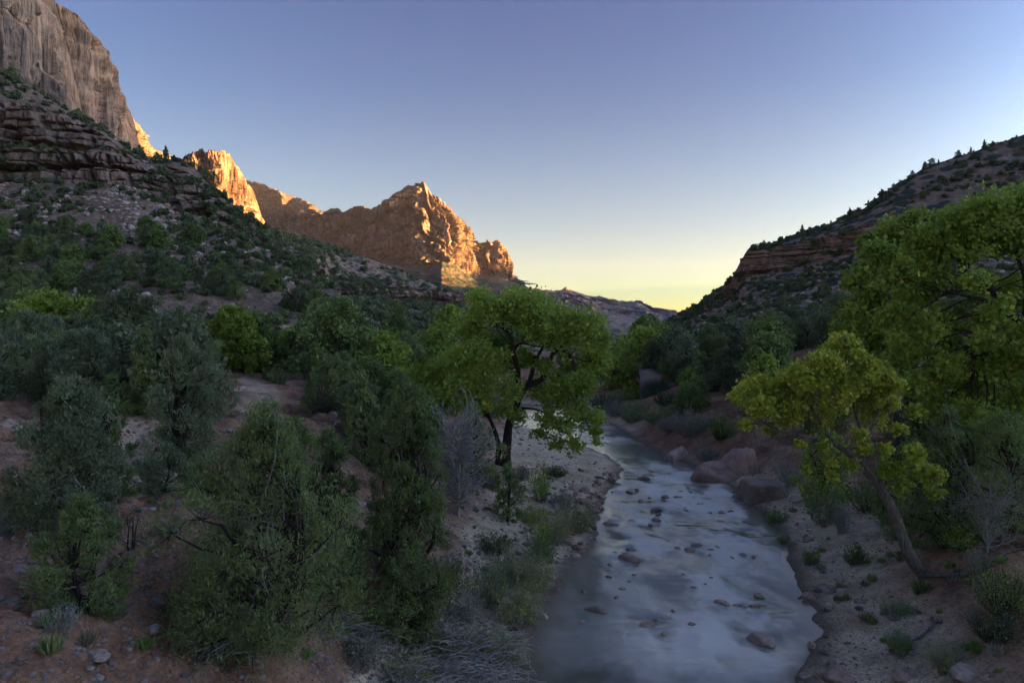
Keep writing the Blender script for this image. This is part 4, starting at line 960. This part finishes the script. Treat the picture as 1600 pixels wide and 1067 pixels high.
wood(18, (1190, 1640), (50, 90), (3.6, 6.0), [2, 1, 0, 2], 'behind the right bank trees', redgap)

# ---- hillside shrubs
def shrub_mesh(seed, n, size, mat, hh=.8):
    rng = np.random.default_rng(seed); g = Geo(); c = []
    for i in range(6): a = i * 1.05; c.append([math.cos(a) * .3, math.sin(a) * .3, rng.uniform(.15, .6) * hh, rng.uniform(.22, .36)])
    c.append([0, 0, .65 * hh, .3]); fill_leaves(g, c, n, size, 1.7, rng, up=.4, subs=8, tight=.3); return g.mesh('shrub', M[mat])
SHR = [shrub_mesh(700 + i, 420, .075, m, hh) for i, (m, hh) in enumerate([('juniper', .9), ('scrub', .7), ('blue_juniper', .9), ('scrub', 1.1), ('oak', .7), ('juniper', 1.25)])]
SHF = []
for i in range(4):
    q = shrub_mesh(720 + i, 46, .22, 'scrub', .8); v = np.empty(len(q.vertices) * 3); q.vertices.foreach_get('co', v); SHF.append(v.reshape(-1, 3)); bpy.data.meshes.remove(q)
SHN = [(n % 4) for n in range(4)]

def hill_points(G, n, rr, seed, flat=.5, dens=None):
    """random points on a built hill, weighted by face area, on ground gentle enough to hold a shrub"""
    rng = np.random.default_rng(seed); A = G[rr[0]:rr[1]]
    a = A[:-1, :-1]; u = A[:-1, 1:] - a; v = A[1:, :-1] - a; nn = np.cross(u, v); ar = np.linalg.norm(nn, axis=-1) + 1e-9
    up = np.abs(nn[..., 2]) / ar; wt = ar * (up > flat)
    if dens is not None: wt = wt * dens(a)
    wt = (wt / wt.sum()).ravel(); k = rng.choice(len(wt), n, p=wt); i, j = np.unravel_index(k, ar.shape)
    return a[i, j] + u[i, j] * rng.uniform(size=(n, 1)) + v[i, j] * rng.uniform(size=(n, 1))
def clumpy(sc, seed, thr=-.1):
    return lambda a: np.clip(fbm(a[..., 0] * sc, a[..., 1] * sc, a[..., 2] * sc, 3, seed) - thr, .02, 1)
def vis(p, m=160):
    px = CX + p[..., 0] / p[..., 1] * FPX; return (px > -m) & (px < 1600 + m)
def shrubs(G, rr, n_ind, n_all, size, seed, name, label, group, stuff_label, dens=None, flat=.5):
    P = hill_points(G, n_all, rr, seed, flat, dens); P = P[vis(P)]; rng = np.random.default_rng(seed + 1)
    s = rng.uniform(size[0], size[1], len(P)) * rng.choice([.7, 1, 1, 1.35], len(P)); big = np.argsort(-s / P[:, 1])[:n_ind]; mk = np.zeros(len(P), bool); mk[big] = True
    for i in big:
        j = rng.integers(0, len(SHR)); link(name, SHR[j], label=label, cat='shrub', group=group, loc=(P[i, 0], P[i, 1], P[i, 2] - .15), rz=rng.uniform(0, 6.28), sc=(s[i], s[i], s[i] * rng.uniform(.8, 1.15)))
    V = []; T = []
    for i in np.nonzero(~mk)[0]:
        q = SHF[rng.integers(0, 4)]; a = rng.uniform(0, 6.28); c_, s_ = math.cos(a), math.sin(a)
        V.append(np.stack([q[:, 0] * c_ - q[:, 1] * s_, q[:, 0] * s_ + q[:, 1] * c_, q[:, 2]], -1) * s[i] + P[i]); t = np.full((len(q), 3), 0.0); t[:, 0] = rng.uniform(.1, .6) + np.repeat(rng.uniform(0, .3, len(q) // 4), 4); T.append(t)
    if V:
        V = np.concatenate(V); link('hillside_scrub', make_mesh('hillside_scrub', V, np.arange(len(V)).reshape(-1, 4), M['scrub'], colour=np.concatenate(T)), kind='stuff', label=stuff_label)
shrubs(GA, (5, 290), 150, 2800, (.95, 2.15), 801, 'hillside_shrub', 'dark green shrub scattered on the left scree hill around its ledges', 'shrubs on the left ledge hill', 'small dark shrubs dotted over the left scree hill', clumpy(.06, 5, -.35), .6)
shrubs(GE, (4, 290), 100, 3400, (.9, 2.1), 821, 'hillside_shrub', 'dark green shrub dotting the reddish scree hill on the right', 'shrubs on the right scree hill', 'small dark shrubs dotted over the right scree hill', clumpy(.04, 9, -.3), .5)
shrubs(SHEETS['banded_slope'], (4, 190), 0, 5200, (2.0, 5.5), 841, '', '', '', 'dark scrub covering the slope above and below the red cliff band', clumpy(.012, 15, -.2), .5)
shrubs(GB, (334, 425), 0, 900, (3, 6), 861, '', '', '', 'scrub on the steep shelf under the pale cliff', None, .4)

# skyline trees on the hill crests, each standing clear against the sky
rng = np.random.default_rng(31)
def crest(G, pxs_, hr, label, group, row=5):
    for px in pxs_:
        px = px + rng.normal() * 7; hr_ = rng.choice([.55, .8, 1, 1.25])
        ppx = CX + G[row, :, 0] / G[row, :, 1] * FPX; j = int(np.argmin(np.abs(ppx - px))); p = G[row, j]; k = int(rng.choice([0, 1, 5, 3])); s = hr_ * rng.uniform(*hr) / 5
        plant(KIND[k], label, 'tree', group, PRO[k], (p[0], p[1], p[2] - .3), rz=rng.uniform(0, 6.28), sc=s)
crest(GE, [1076, 1128, 1186, 1206, 1226, 1257, 1300, 1322, 1335, 1352, 1381, 1393, 1420, 1443, 1446, 1462, 1470, 1488, 1497, 1510, 1523, 1535, 1548, 1556, 1570, 1581, 1590, 1598], (1.8, 3.3), 'small dark tree on the skyline crest of the right hill', 'trees on the right hill crest')
for q in range(46):
    px = rng.uniform(1050, 1598); ppx = CX + GE[4, :, 0] / GE[4, :, 1] * FPX; p = GE[4 + int(rng.integers(0, 5)), int(np.argmin(np.abs(ppx - px)))]; k = rng.uniform(.6, 1.7)
    link('hillside_shrub', SHR[rng.integers(len(SHR))], label='low shrub roughening the skyline of the right hill', cat='shrub', group='low shrubs on the right skyline', loc=(p[0], p[1], p[2] - .2), rz=rng.uniform(0, 6.28), sc=(k * 1.3, k * 1.3, k))
crest(GA, [6, 22, 40, 55, 70, 88, 104, 118, 208, 222, 236, 252, 258, 268, 276, 285, 296, 308, 318, 330, 341, 352], (2.2, 4.4), 'small dark tree along the shelf crest of the left hill', 'trees on the left hill crest')

# ------------------------------------------------------------------ rocks
RK = {m: [rock_mesh(900 + i, 3, m, cuts=9 + i % 4) for i in range(4)] for m in ('stone', 'red_stone', 'pale_stone')}
RS = {m: [rock_mesh(930 + i, 1, m, cuts=8) for i in range(5)] for m in ('stone', 'red_stone', 'pale_stone')}
BOX = rock_mesh(990, 4, 'stone', boxy=True)
def rock(name, label, px, py, wpx, ratio=.6, mat='stone', flat=.75, seed=0, group=None, cat='rock', rz=None, z=None, deep=.9, sink=.25):
    rng = np.random.default_rng(seed + 3000)
    d = (CAMZ) * FPX / (py - CY)
    for _ in range(4):
        x = d * (px - CX) / FPX; zz = gz(x, d) if z is None else z; d = (CAMZ - zz) * FPX / (py - CY)
    w_ = wpx * d / FPX * .55
    return link(name, BOX if seed == 2 and cat == 'boulder' and mat == 'stone' else RK[mat][seed % 4], label=label, cat=cat, group=group, loc=(x, d + w_ * .4, zz - w_ * flat * sink * .4), rz=rng.uniform(0, 6.28) if rz is None else rz, sc=(w_, w_ * deep, w_ * flat))
big = [('flat topped red brown boulder lying against the water, the broadest', 1120, 752, 94, .62, 'red_stone', 1), ('square red brown boulder, tallest at the water beside the broad flat one', 1201, 782, 92, .95, 'stone', 2),
       ('rounded boulder upstream of the broad flat one at the water edge', 1060, 719, 48, .95, 'stone', 3), ('large red slab leaning behind the square boulder', 1190, 742, 90, 1.25, 'red_stone', 0),
       ('big pinkish boulder half hidden in shrubs under the right trees', 1505, 800, 36, .7, 'red_stone', 2)]
for i, (lb, px, py, wp, fl, mt, sd) in enumerate(big):
    rock('boulder', lb, px, py, wp, mat=mt, flat=fl, seed=sd, cat='boulder', deep=.8, rz=(.3, .22, 1.0, 2.0, 1.0)[i])
riv = [(958, 822, 32, 'round rock by the left shore above the first riffle'), (989, 816, 17, ''), (1028, 813, 18, ''), (1026, 797, 18, ''), (1062, 778, 18, ''), (1042, 777, 15, ''), (986, 770, 18, 'rock close under the sand point'), (1008, 748, 22, 'flat rock in calm water off the sand point'),
       (1096, 789, 18, ''), (988, 859, 20, ''), (986, 877, 44, 'long split rock in the middle of the left rapids'), (1090, 852, 20, ''), (1080, 859, 20, ''), (1061, 857, 12, ''), (1124, 857, 18, ''), (934, 957, 42, 'angular dark rock nearest the left shore of the lower rapids'), (1014, 979, 36, 'dark low rock alone in the lower middle river'), (974, 920, 14, ''),
       (1132, 946, 32, 'flat left rock of the trio in the lower rapids'), (1158, 949, 26, 'square middle rock of the trio in the lower rapids'), (1182, 950, 24, 'low right rock of the trio in the lower rapids'), (1189, 932, 20, 'thin flat rock just above the trio in the rapids'), (1198, 1007, 56, 'broad flat rock by itself near the lower right shore'), (1018, 690, 22, 'pale rock in the calm pool'),
       (1002, 782, 12, ''), (1150, 776, 12, ''), (965, 757, 18, ''), (1072, 798, 10, ''), (1158, 787, 14, ''), (1018, 820, 10, ''), (1080, 770, 12, ''), (1112, 860, 14, '')]
for i, (px, py, wp, lb) in enumerate(riv):
    rock('rock', lb or 'small brown rock poking out of the rapids', px, py, wp, mat='stone', flat=.52, seed=i, z=.0, group=None if lb else 'small rocks in the rapids', sink=.6, rz=(i * .7) % .8 - .4)
rng = np.random.default_rng(91)
for i in range(40):
    py = 760 + 230 * rng.uniform() ** 1.4; px = np.interp(py, [760, 800, 850, 900, 990], [965, 945, 935, 905, 900]) + rng.uniform() * np.interp(py, [760, 850, 990], [180, 270, 330])
    rock('rock', 'pebble sized stone showing above the milky rapids', px, py, rng.uniform(6, 13), mat='stone', flat=.5, seed=i + 200, z=.02, group='pebble sized stones in the rapids', sink=.5)
bank = [(845, 965, 34, 'pale', 'pale smooth rock at the left water edge below the willows'), (838, 930, 18, 'pale', 'small pale rock above the big pale one'), (862, 905, 22, '', 'flat rock under the willow bank'), (900, 870, 16, '', 'little rock on the left shore beside the long split rock'),
        (652, 905, 26, 'pale', 'grey rock at the foot of the tall bushy juniper'), (600, 865, 40, '', 'dark slab rock tucked beneath the bushy juniper'), (608, 992, 24, 'pale', 'white stone at the edge of the sandy track'), (612, 960, 22, 'red', 'reddish rock beside the sandy track'), (740, 905, 24, 'red', 'rusty rock on the sand in front of the willows'),
        (1268, 935, 26, 'red', 'upright reddish rock at the right water edge'), (1296, 925, 36, '', 'grey brown rock behind the upright reddish one'), (1320, 925, 24, '', 'small rock right of the pair at the water edge'), (1262, 1060, 28, '', 'dark rock at the water edge near the bottom'), (1272, 792, 22, 'red', 'orange brown rock behind the square boulder'), (1200, 790, 18, '', 'small pointed rock in front of the square boulder'),
        (1260, 825, 22, '', 'brown rock on the right sand below the boulders'), (1430, 1012, 30, 'red', 'orange round rock beside the bright green tuft'), (1405, 968, 24, 'pale', 'pale rock behind the bright green tuft'), (1385, 960, 16, 'red', 'small rusty rock left of the pale one'), (1348, 942, 20, '', 'single brown stone on the open right sand'), (1245, 770, 20, '', 'small block beside the square boulder'),
        (1320, 1066, 60, 'red', 'low reddish rock at the bottom edge on the right bank'), (1530, 1062, 60, '', 'broad brown rock at the bottom right edge'), (1420, 1060, 40, 'red', 'brown rock between the two at the bottom edge'),
        (255, 795, 10, 'pale', 'white stone above the trail'), (222, 772, 22, 'pale', 'pale rock on the trail'), (228, 945, 36, '', 'dark flat rock of the small heap on red dirt'), (258, 935, 24, '', 'black shaded rock of the small heap on red dirt'), (232, 930, 24, '', 'upper grey rock of the small heap on red dirt'),
        (18, 948, 40, '', 'slab rock at the left edge on red dirt'), (32, 960, 26, '', 'round rock below the left edge slab'), (22, 893, 30, '', 'dark block on the left edge slope'), (12, 830, 28, 'pale', 'grey rock high on the left edge slope'), (190, 985, 26, 'pale', 'grey stone lying on the lower red dirt'), (137, 1028, 36, '', 'smooth brown rock at the lower left'), (42, 905, 16, 'pale', 'small pale stone on the left edge slope'),
        (255, 885, 18, '', 'round rock half way down the trail slope'), (300, 1030, 28, '', 'rock in the red gully at bottom left'), (220, 1060, 40, 'red', 'red rock at the very bottom left of the gully'), (565, 790, 20, 'pale', 'pale stone in the gap behind the bushy juniper')]
for i, (px, py, wp, mt, lb) in enumerate(bank):
    rock('rock', lb, px, py, wp, mat={'': 'stone', 'red': 'red_stone', 'pale': 'pale_stone'}[mt], flat=.6, seed=i + 40)

rng = np.random.default_rng(55)
def rocks_in(n, box, wpx, mats, label, group, stuff=False, cond=None):
    """scatter on the ground: spots drawn in the world from the patch a pixel box looks at"""
    out = []; t = 0
    while len(out) < n and t < n * 20:
        t += 1; px = rng.uniform(box[0], box[2]); py = rng.uniform(box[1], box[3]); p = pix(px, py)
        if p is None or p.y > 330: continue
        if river_sd(np.array([p.x]), np.array([p.y]))[0] < -.3: continue
        if cond and not cond(p): continue
        r = rng.uniform(*wpx) * rng.choice([.6, .8, 1, 1.3]) * p.y / FPX * .5
        out.append((p, r))
        if not stuff:
            m = mats[rng.integers(len(mats))]; link('rock', RS[m][rng.integers(5)], label=label, cat='rock', group=group, loc=(p.x, p.y, p.z + r * .1), rz=(rng.normal() * .3, rng.normal() * .3, rng.uniform(0, 6.28)), sc=(r, r * rng.uniform(.6, 1), r * rng.uniform(.4, .75)))
    return out
rocks_in(70, (840, 735, 960, 860), (9, 24), ['stone', 'red_stone'], 'brown cobble in the rock spread along the left shore', 'cobbles along the left shore', cond=lambda p: river_sd(np.array([p.x]), np.array([p.y]))[0] < 3.2)
rocks_in(60, (480, 880, 700, 1040), (9, 22), ['red_stone', 'red_stone', 'stone'], 'rust coloured rock tumbled down the eroded left bank', 'rocks on the eroded left bank')
rocks_in(26, (730, 790, 860, 900), (8, 18), ['red_stone', 'stone'], 'reddish rock on the slope right of the bushy juniper', 'rocks right of the bushy juniper')
rocks_in(22, (1210, 770, 1330, 1060), (9, 20), ['stone', 'red_stone'], 'brown stone along the right water edge', 'stones along the right water edge', cond=lambda p: river_sd(np.array([p.x]), np.array([p.y]))[0] < 1.5)
def merged(name, label, pts, mats, protos=None, sub=0):
    pv = []
    for i in range(6):
        q = rock_mesh(960 + i, sub, 'stone', cuts=7); v = np.empty(len(q.vertices) * 3); q.vertices.foreach_get('co', v); f = np.empty(len(q.loops), np.int32); q.loops.foreach_get('vertex_index', f); pv.append((v.reshape(-1, 3), f.reshape(-1, 3))); bpy.data.meshes.remove(q)
    V = []; F = []; n = 0; mi = []
    for p, r in pts:
        v, f = pv[rng.integers(6)]; a = rng.uniform(0, 6.28); c_, s_ = math.cos(a), math.sin(a); q = v * np.array([r, r * .8, r * .6])
        V.append(np.stack([q[:, 0] * c_ - q[:, 1] * s_ + p[0], q[:, 0] * s_ + q[:, 1] * c_ + p[1], q[:, 2] + p[2] + r * .1], -1)); F.append(f + n); n += len(v); mi.append(np.full(len(f), rng.integers(len(mats))))
    link(name, make_mesh(name, np.concatenate(V), np.concatenate(F), [M[m] for m in mats], mi=np.concatenate(mi)), kind='stuff', label=label)
pts = rocks_in(1500, (0, 640, 560, 1067), (5, 15), None, '', '', True) + rocks_in(500, (560, 780, 900, 1000), (4, 11), None, '', '', True) + rocks_in(7140, (0, 640, 900, 1067), (2, 7), None, '', '', True) + rocks_in(2550, (860, 690, 1600, 1067), (2, 6), None, '', '', True) + rocks_in(900, (480, 860, 720, 1060), (5, 11), None, '', '', True)
merged('rubble', 'small stones and rubble strewn over both banks', pts, ['red_stone', 'stone', 'stone', 'pale_stone'])
for G_, rr_, nm, k, sd in ((GA, (150, 330), 'loose grey rocks of the left scree hill', 3800, 1), (GE, (120, 280), 'loose reddish rocks of the right scree hill', 3000, 2)):
    P = hill_points(G_, k, rr_, 870 + sd, .3, clumpy(.05, 33 + sd, -.55)); P = P[vis(P)]
    merged('scree', nm, [(p, rng.uniform(.25, 1.3) ** 1.5) for p in P], ['stone', 'pale_stone', 'red_stone'] if sd == 1 else ['red_stone', 'red_stone', 'stone'])

# ------------------------------------------------------------------ bushes, grass, dead wood on the banks
DB = [('dead_bush', 'bare silver grey bush with spiky branches in front of the cottonwood', 716, 32.0, sized(716, 32, -628, -1)[0] * 1.1, 3.4, 200), ]
for nm, lb, px, d, h, w_, n in DB:
    x, y, z = at(px, d); e = link(nm, None, label=lb, cat='dead bush', loc=(x, y, z)); link('branch', dead_bush(11, h, w_, n), parent=e)
e = link('dead_bush', None, label='tangle of bare grey twigs at the right edge above the fallen limb', cat='dead bush', loc=at(1545, 24.4)); link('branch', dead_bush(12, 3.4, 3.6, 120, .010), parent=e)
e = link('dead_bush', None, label='burnt black sapling stub on the slope beside the trail', cat='dead bush', loc=at(205, 17.5)); _g = Geo(); _r = np.random.default_rng(2)
for a in (-.12, .05, .2): _g.tube(curve((a * .3, 0, -.1), (a, 0, .95), _r, .05, 5), np.linspace(.03, .008, 5), 5)
link('stem', _g.mesh('stem', M['bark']), parent=e)
for lb, px, d, L, W_, H, n in (('large heap of grey flood driftwood sticks at the bottom of the left bank', 690, 21.2, 5.0, 2.6, .8, 420), ('lower mat of grey brush along the bottom edge', 700, 19.4, 4.2, 1.6, .6, 260), ('dark fallen twigs under the biggest juniper', 370, 15.2, 2.2, 1.4, .5, 130), ('small knot of dead roots on the rocky bank', 500, 18.6, 1.4, 1.0, .5, 90), ('grey twigs caught on the bank below the bushy juniper', 560, 20.0, 1.5, 1.0, .6, 80)):
    link('brush_pile', brush(int(px + d), L, W_, H, n), label=lb, cat='brush pile', loc=at(px, d))

ST = [('riverside_shrub', 'olive willow shrub leaning over the left water edge', 900, 35.5, 2.0, 2.6, 150, 'willow', .045, 26, .05), ('riverside_shrub', 'yellow tipped willow shrub beside the left rapids', 868, 33.0, 1.9, 2.2, 120, 'willow', .045, 26, .12),
      ('riverside_shrub', 'green willow clump in the middle of the left bank', 800, 27.5, 1.9, 2.4, 130, 'willow', .045, 26, .02), ('riverside_shrub', 'feathery green shrub above the driftwood heap', 760, 25.0, 1.8, 2.0, 110, 'grass', .045, 24, 0),
      ('riverside_shrub', 'yellowish shrub hanging over the dark pool', 812, 24.0, 1.7, 2.2, 120, 'willow', .04, 26, .25), ('riverside_shrub', 'low green shrub at the bottom of the left bank by the water', 745, 21.5, 1.0, 2.4, 120, 'willow', .035, 22, .05), ('riverside_shrub', 'grassy shrub at the very bottom beside the brush', 640, 19.5, .8, 1.9, 110, 'willow', .035, 20, .1),
      ('riverside_shrub', 'grey green willow among the brush heap', 720, 23.2, 1.5, 1.8, 120, 'sage', .04, 18, 0), ('sapling', 'thin young cottonwood sapling on the left bank', 842, 31.0, 3.0, .9, 14, 'cotton', .06, 60, 0), ('sapling', 'leafy sapling right of the cottonwood trunks', 845, 40.0, 2.6, 1.6, 40, 'cotton', .07, 30, 0),
      ('riverside_shrub', 'bright yellow green shrub at the bottom edge left of centre', 380, 12.6, 1.1, 1.1, 60, 'willow', .03, 30, .1), ('riverside_shrub', 'yellow green shrub at the bottom edge beside the sandy track', 480, 13.0, .9, 1.2, 60, 'willow', .03, 30, .25), ('riverside_shrub', 'slender green shrub on the edge of the sandy track', 615, 20.6, 1.6, .8, 22, 'willow', .04, 26, .05),
      ('sage_bush', 'grey green sagebrush under the big juniper at the rocky bank', 565, 19.3, 1.2, 1.3, 120, 'sage', .04, 18, 0), ('sage_bush', 'pale sagebrush on the red dirt below the small juniper', 95, 12.6, .55, .8, 70, 'sage', .025, 16, 0), ('sage_bush', 'grey sagebrush hidden at the far left under the large juniper', 15, 17.5, 1.3, 1.4, 110, 'sage', .04, 18, 0),
      ('sage_bush', 'low grey sage beside the trail rocks', 262, 18.5, .6, .9, 60, 'sage', .03, 14, 0), ('sage_bush', 'round grey bush on the sand near the cottonwood', 815, 44.0, 1.2, 1.6, 70, 'sage', .06, 16, 0), ('round_bush', 'round dark bush standing on the bare terrace', 433, 57.0, 2.1, 2.0, 60, 'juniper', .08, 26, 0), ('round_bush', 'second smaller bush on the bare terrace', 418, 60.0, 1.5, 1.2, 40, 'juniper', .08, 22, 0),
      ('riverside_shrub', 'feathery grey green tamarisk on the far right bank beside the pool', 1080, 62.0, 2.8, 4.2, 150, 'sage', .09, 22, 0), ('riverside_shrub', 'olive shrub upstream of the rounded boulder', 1055, 70.0, 2.2, 4.0, 110, 'willow', .09, 22, 0), ('riverside_shrub', 'dark green shrub above the broad flat boulder', 1128, 58.0, 2.4, 2.8, 110, 'oak', .085, 22, 0),
      ('riverside_shrub', 'grey shrub between the pool and the flat boulder', 1105, 55.0, 1.6, 2.4, 90, 'sage', .07, 20, 0), ('riverside_shrub', 'pale reeds along the far right water edge', 1000, 84.0, 1.4, 5.0, 120, 'willow', .10, 18, 0),      ('riverside_shrub', 'reedy green shrub on the shore left of the pale pool rock', 990, 80.0, 2.0, 4.4, 130, 'willow', .10, 22, 0), ('riverside_shrub', 'grey shore shrub at the narrowest bend of the river', 962, 87.0, 2.2, 4.6, 130, 'sage', .10, 22, 0), ('riverside_shrub', 'darkest shore shrub at the river bend', 942, 94.0, 2.6, 5.0, 130, 'scrub', .10, 24, 0),
      ('riverside_shrub', 'olive shore shrub above the pale pool rock', 1022, 74.0, 1.9, 3.8, 120, 'willow', .09, 22, 0), ('riverside_shrub', 'small sage shrub on the cut bank behind the rounded boulder', 1048, 66.5, 1.7, 3.2, 110, 'sage', .085, 22, 0), ('riverside_shrub', 'deep green shrub on the cut bank over the rounded boulder', 1080, 68.0, 2.6, 3.6, 120, 'oak', .09, 24, 0),
      ('riverside_shrub', 'brown green shrub under the bend cottonwood', 970, 95.0, 1.8, 5.0, 110, 'willow', .11, 18, 0), ('riverside_shrub', 'dull shrub on top of the right cut bank', 1040, 80.0, 2.0, 3.6, 90, 'scrub', .10, 20, 0),
      ('riverside_shrub', 'shrub at the edge of the red slope', 1115, 78.0, 2.6, 3.2, 90, 'scrub', .10, 20, 0), ('riverside_shrub', 'grey leafless willow curtain under the yellow crown', 1235, 44.0, 3.0, 3.4, 130, 'sage', .05, 5, 0), ('riverside_shrub', 'green shrub on the sand under the yellow crown', 1290, 36.0, 2.2, 2.6, 90, 'grass', .06, 22, 0),
      ('riverside_shrub', 'dark low bush on right sand below the hanging twigs', 1338, 29.0, .9, 1.1, 80, 'oak', .04, 20, 0), ('riverside_shrub', 'small grey stump bush with hanging twigs', 1315, 33.5, 2.0, 1.0, 80, 'sage', .04, 4, 0), ('riverside_shrub', 'bright green bush on right sand, in front of the leaning trunk', 1402, 23.4, .65, 1.3, 110, 'grass', .03, 18, 0), ('riverside_shrub', 'round bright green tuft bush beside the orange rock', 1405, 20.9, .75, .9, 100, 'grass', .03, 22, 0),
      ('riverside_shrub', 'dull green low bush on sand near the bottom right', 1480, 19.0, .7, 1.7, 120, 'willow', .03, 18, 0), ('riverside_shrub', 'large dark shrub with yellow flowers at the right edge', 1572, 20.2, 1.6, 2.2, 180, 'oak', .035, 24, .08), ('riverside_shrub', 'blackish shrub at the right edge by the driftwood', 1560, 19.0, 1.0, 2.0, 150, 'scrub', .03, 18, .02), ('riverside_shrub', 'small bush at the foot of the leaning trunk', 1440, 24.2, .6, .8, 70, 'oak', .035, 16, 0),
      ('riverside_shrub', 'green shore bush below the square boulder', 1212, 37.5, .8, 1.6, 80, 'grass', .045, 18, .05), ('riverside_shrub', 'narrow green shore bush beside the right rapids', 1268, 30.2, .8, 1.0, 80, 'grass', .04, 18, .05), ('riverside_shrub', 'tiny olive shore bush between the two shore bushes', 1225, 34.0, .5, .9, 60, 'willow', .04, 16, 0), ('riverside_shrub', 'pale green shrub behind the driftwood log', 1530, 23.4, .9, 1.0, 90, 'sage', .04, 14, 0),
      ('riverside_shrub', 'leafy bush behind the fallen limb', 1500, 25.4, 1.0, 1.2, 90, 'cotton', .05, 16, 0), ('riverside_shrub', 'low sage green shrub on the sand below the cottonwood', 760, 39.0, 1.0, 1.8, 90, 'sage', .06, 18, 0), ('riverside_shrub', 'olive brush right of the little dark juniper', 830, 36.0, 1.0, 1.9, 90, 'willow', .055, 18, .05), ('riverside_shrub', 'grey brush among the cobbles of the left shore', 880, 40.0, .9, 1.8, 90, 'sage', .055, 16, 0),
      ('riverside_shrub', 'brownish brush left of the willow clump', 770, 30.0, 1.0, 2.0, 100, 'scrub', .05, 18, .05), ('riverside_shrub', 'green low brush between willow clump and shore willow', 845, 30.5, 1.1, 1.9, 100, 'grass', .045, 18, 0), ('riverside_shrub', 'dull brush on the sand spit behind the cobbles', 868, 48.0, .8, 2.0, 80, 'scrub', .06, 16, 0), ('riverside_shrub', 'grey green brush just above the driftwood heap', 700, 25.5, 1.1, 1.9, 100, 'sage', .045, 18, 0), ('riverside_shrub', 'olive willow at the water edge above the pale smooth rock', 838, 27.0, 1.7, 1.9, 110, 'willow', .045, 24, .06), ('riverside_shrub', 'green willow at the bottom edge beside the dark pool', 790, 21.0, 1.0, 1.6, 110, 'willow', .035, 22, .05),
      ('riverside_shrub', 'dark thicket shrub behind the leaning trunk base', 1490, 27.0, 2.0, 2.6, 110, 'oak', .05, 26, 0), ('riverside_shrub', 'dim green undergrowth shrub left of the fallen limb end', 1535, 28.5, 2.2, 3.0, 110, 'oak', .05, 26, 0), ('riverside_shrub', 'shaded shrub at the right edge over the fallen limb', 1590, 27.0, 2.2, 3.0, 110, 'juniper', .05, 26, 0), ('riverside_shrub', 'dark shrub under the lower yellow sprays', 1400, 33.0, 2.2, 3.0, 110, 'oak', .055, 26, 0), ('riverside_shrub', 'dark shrub between leaning trunk and hanging grey twigs', 1360, 36.0, 2.2, 3.2, 110, 'juniper', .06, 26, 0),
      ('riverside_shrub', 'dark bush below the terrace edge', 500, 44.0, 2.4, 3.0, 90, 'scrub', .06, 22, 0), ('riverside_shrub', 'mossy green bush on the slope under the dark oak', 560, 46.0, 2.6, 2.8, 90, 'oak', .07, 26, 0), ('riverside_shrub', 'low shrub on the rocky slope between the junipers', 330, 24.0, 1.0, 1.4, 70, 'scrub', .05, 18, 0)]
for i, (nm, lb, px, d, h, w_, ns, mt, lf, per, au) in enumerate(ST):
    plant(nm, lb, 'shrub' if nm != 'sapling' else 'sapling', None, stem_bush(1000 + i, h, w_, ns, mt, lf, per, autumn=au, bark='bark' if mt in ('oak', 'scrub', 'juniper', 'cotton') else 'dead', width=.006 + d * .00012), at(px, d), rz=i)
# grass tufts, each one a plant; the fine ground cover is one mass
TU = [tuft(1200, .35, .5, 90, 'drygrass'), tuft(1201, .3, .45, 80, 'grass'), tuft(1202, .4, .4, 80, 'willow'), tuft(1203, .3, .5, 80, 'sage')]
for k in range(170):
    side = k % 2; box = (700, 740, 900, 1060) if side == 0 else (1230, 780, 1600, 1060)
    if k % 5 == 0: box = (60, 650, 560, 1050)
    px = rng.uniform(box[0], box[2]); py = rng.uniform(box[1], box[3]); p = pix(px, py)
    if p is None or p.y > 120 or river_sd(np.array([p.x]), np.array([p.y]))[0] < .15: continue
    zone = 'on the left slope' if k % 5 == 0 else ('on the left river bank' if side == 0 else 'on the right sandy bank')
    j = int(rng.integers(4)); wd = ['dry straw', 'green', 'yellow green', 'grey green'][j]
    link('grass_tuft', TU[j], label=f'{wd} grass tuft growing {zone}', cat='grass tuft', group=f'{wd} tufts {zone}', loc=(p.x, p.y, p.z - .02), rz=rng.uniform(0, 6.28), sc=rng.uniform(.5, 1.15))
# leaf litter and twigs
g_ = Geo()
N = 22000; C = []
while len(C) < N:
    px = rng.uniform(0, 1600); py = rng.uniform(600, 1067); d = 8.0 * FPX / (py - CY)
    d *= rng.uniform(.7, 1.1); x = d * (px - CX) / FPX; C.append((x, d))
C = np.array(C); zz, sg, _ = ground_h(C[:, 0], C[:, 1]); k = sg > .4; C = np.stack([C[:, 0], C[:, 1], zz + .025], -1)[k]
U = unit(rng.normal(size=C.shape) * np.array([1, 1, .12])) * rng.uniform(.03, .09, (len(C), 1)); Vv = unit(np.cross(U, np.array([0, 0, 1.]) + rng.normal(size=C.shape) * .3)) * .012
t_ = np.zeros((len(C), 3)); t_[:, 0] = rng.uniform(0, 1, len(C)); g_.leaves(C, U, Vv, t_)
link('leaf_litter', g_.mesh('leaf_litter', M['drygrass']), kind='stuff', label='dry twigs and leaf litter on the banks')

# every member of a modest group gets a label of its own, by its place in the row
from collections import defaultdict
_g = defaultdict(list)
for o in COL.objects:
    if o.get('group') and o.get('label') and o.parent is None: _g[(o['group'], o['label'])].append(o)
ORD = 'leftmost second third fourth fifth sixth seventh eighth ninth tenth eleventh twelfth thirteenth fourteenth fifteenth sixteenth seventeenth eighteenth nineteenth twentieth'.split()
for (gr, lb), m in _g.items():
    if 1 < len(m) <= 20:
        m.sort(key=lambda o: o.location.x / max(1, o.location.y))
        for i, o in enumerate(m): o['label'] = (ORD[i] if i == 0 else 'rightmost' if i == len(m) - 1 else ORD[i] + ' from left') + ' of the ' + gr
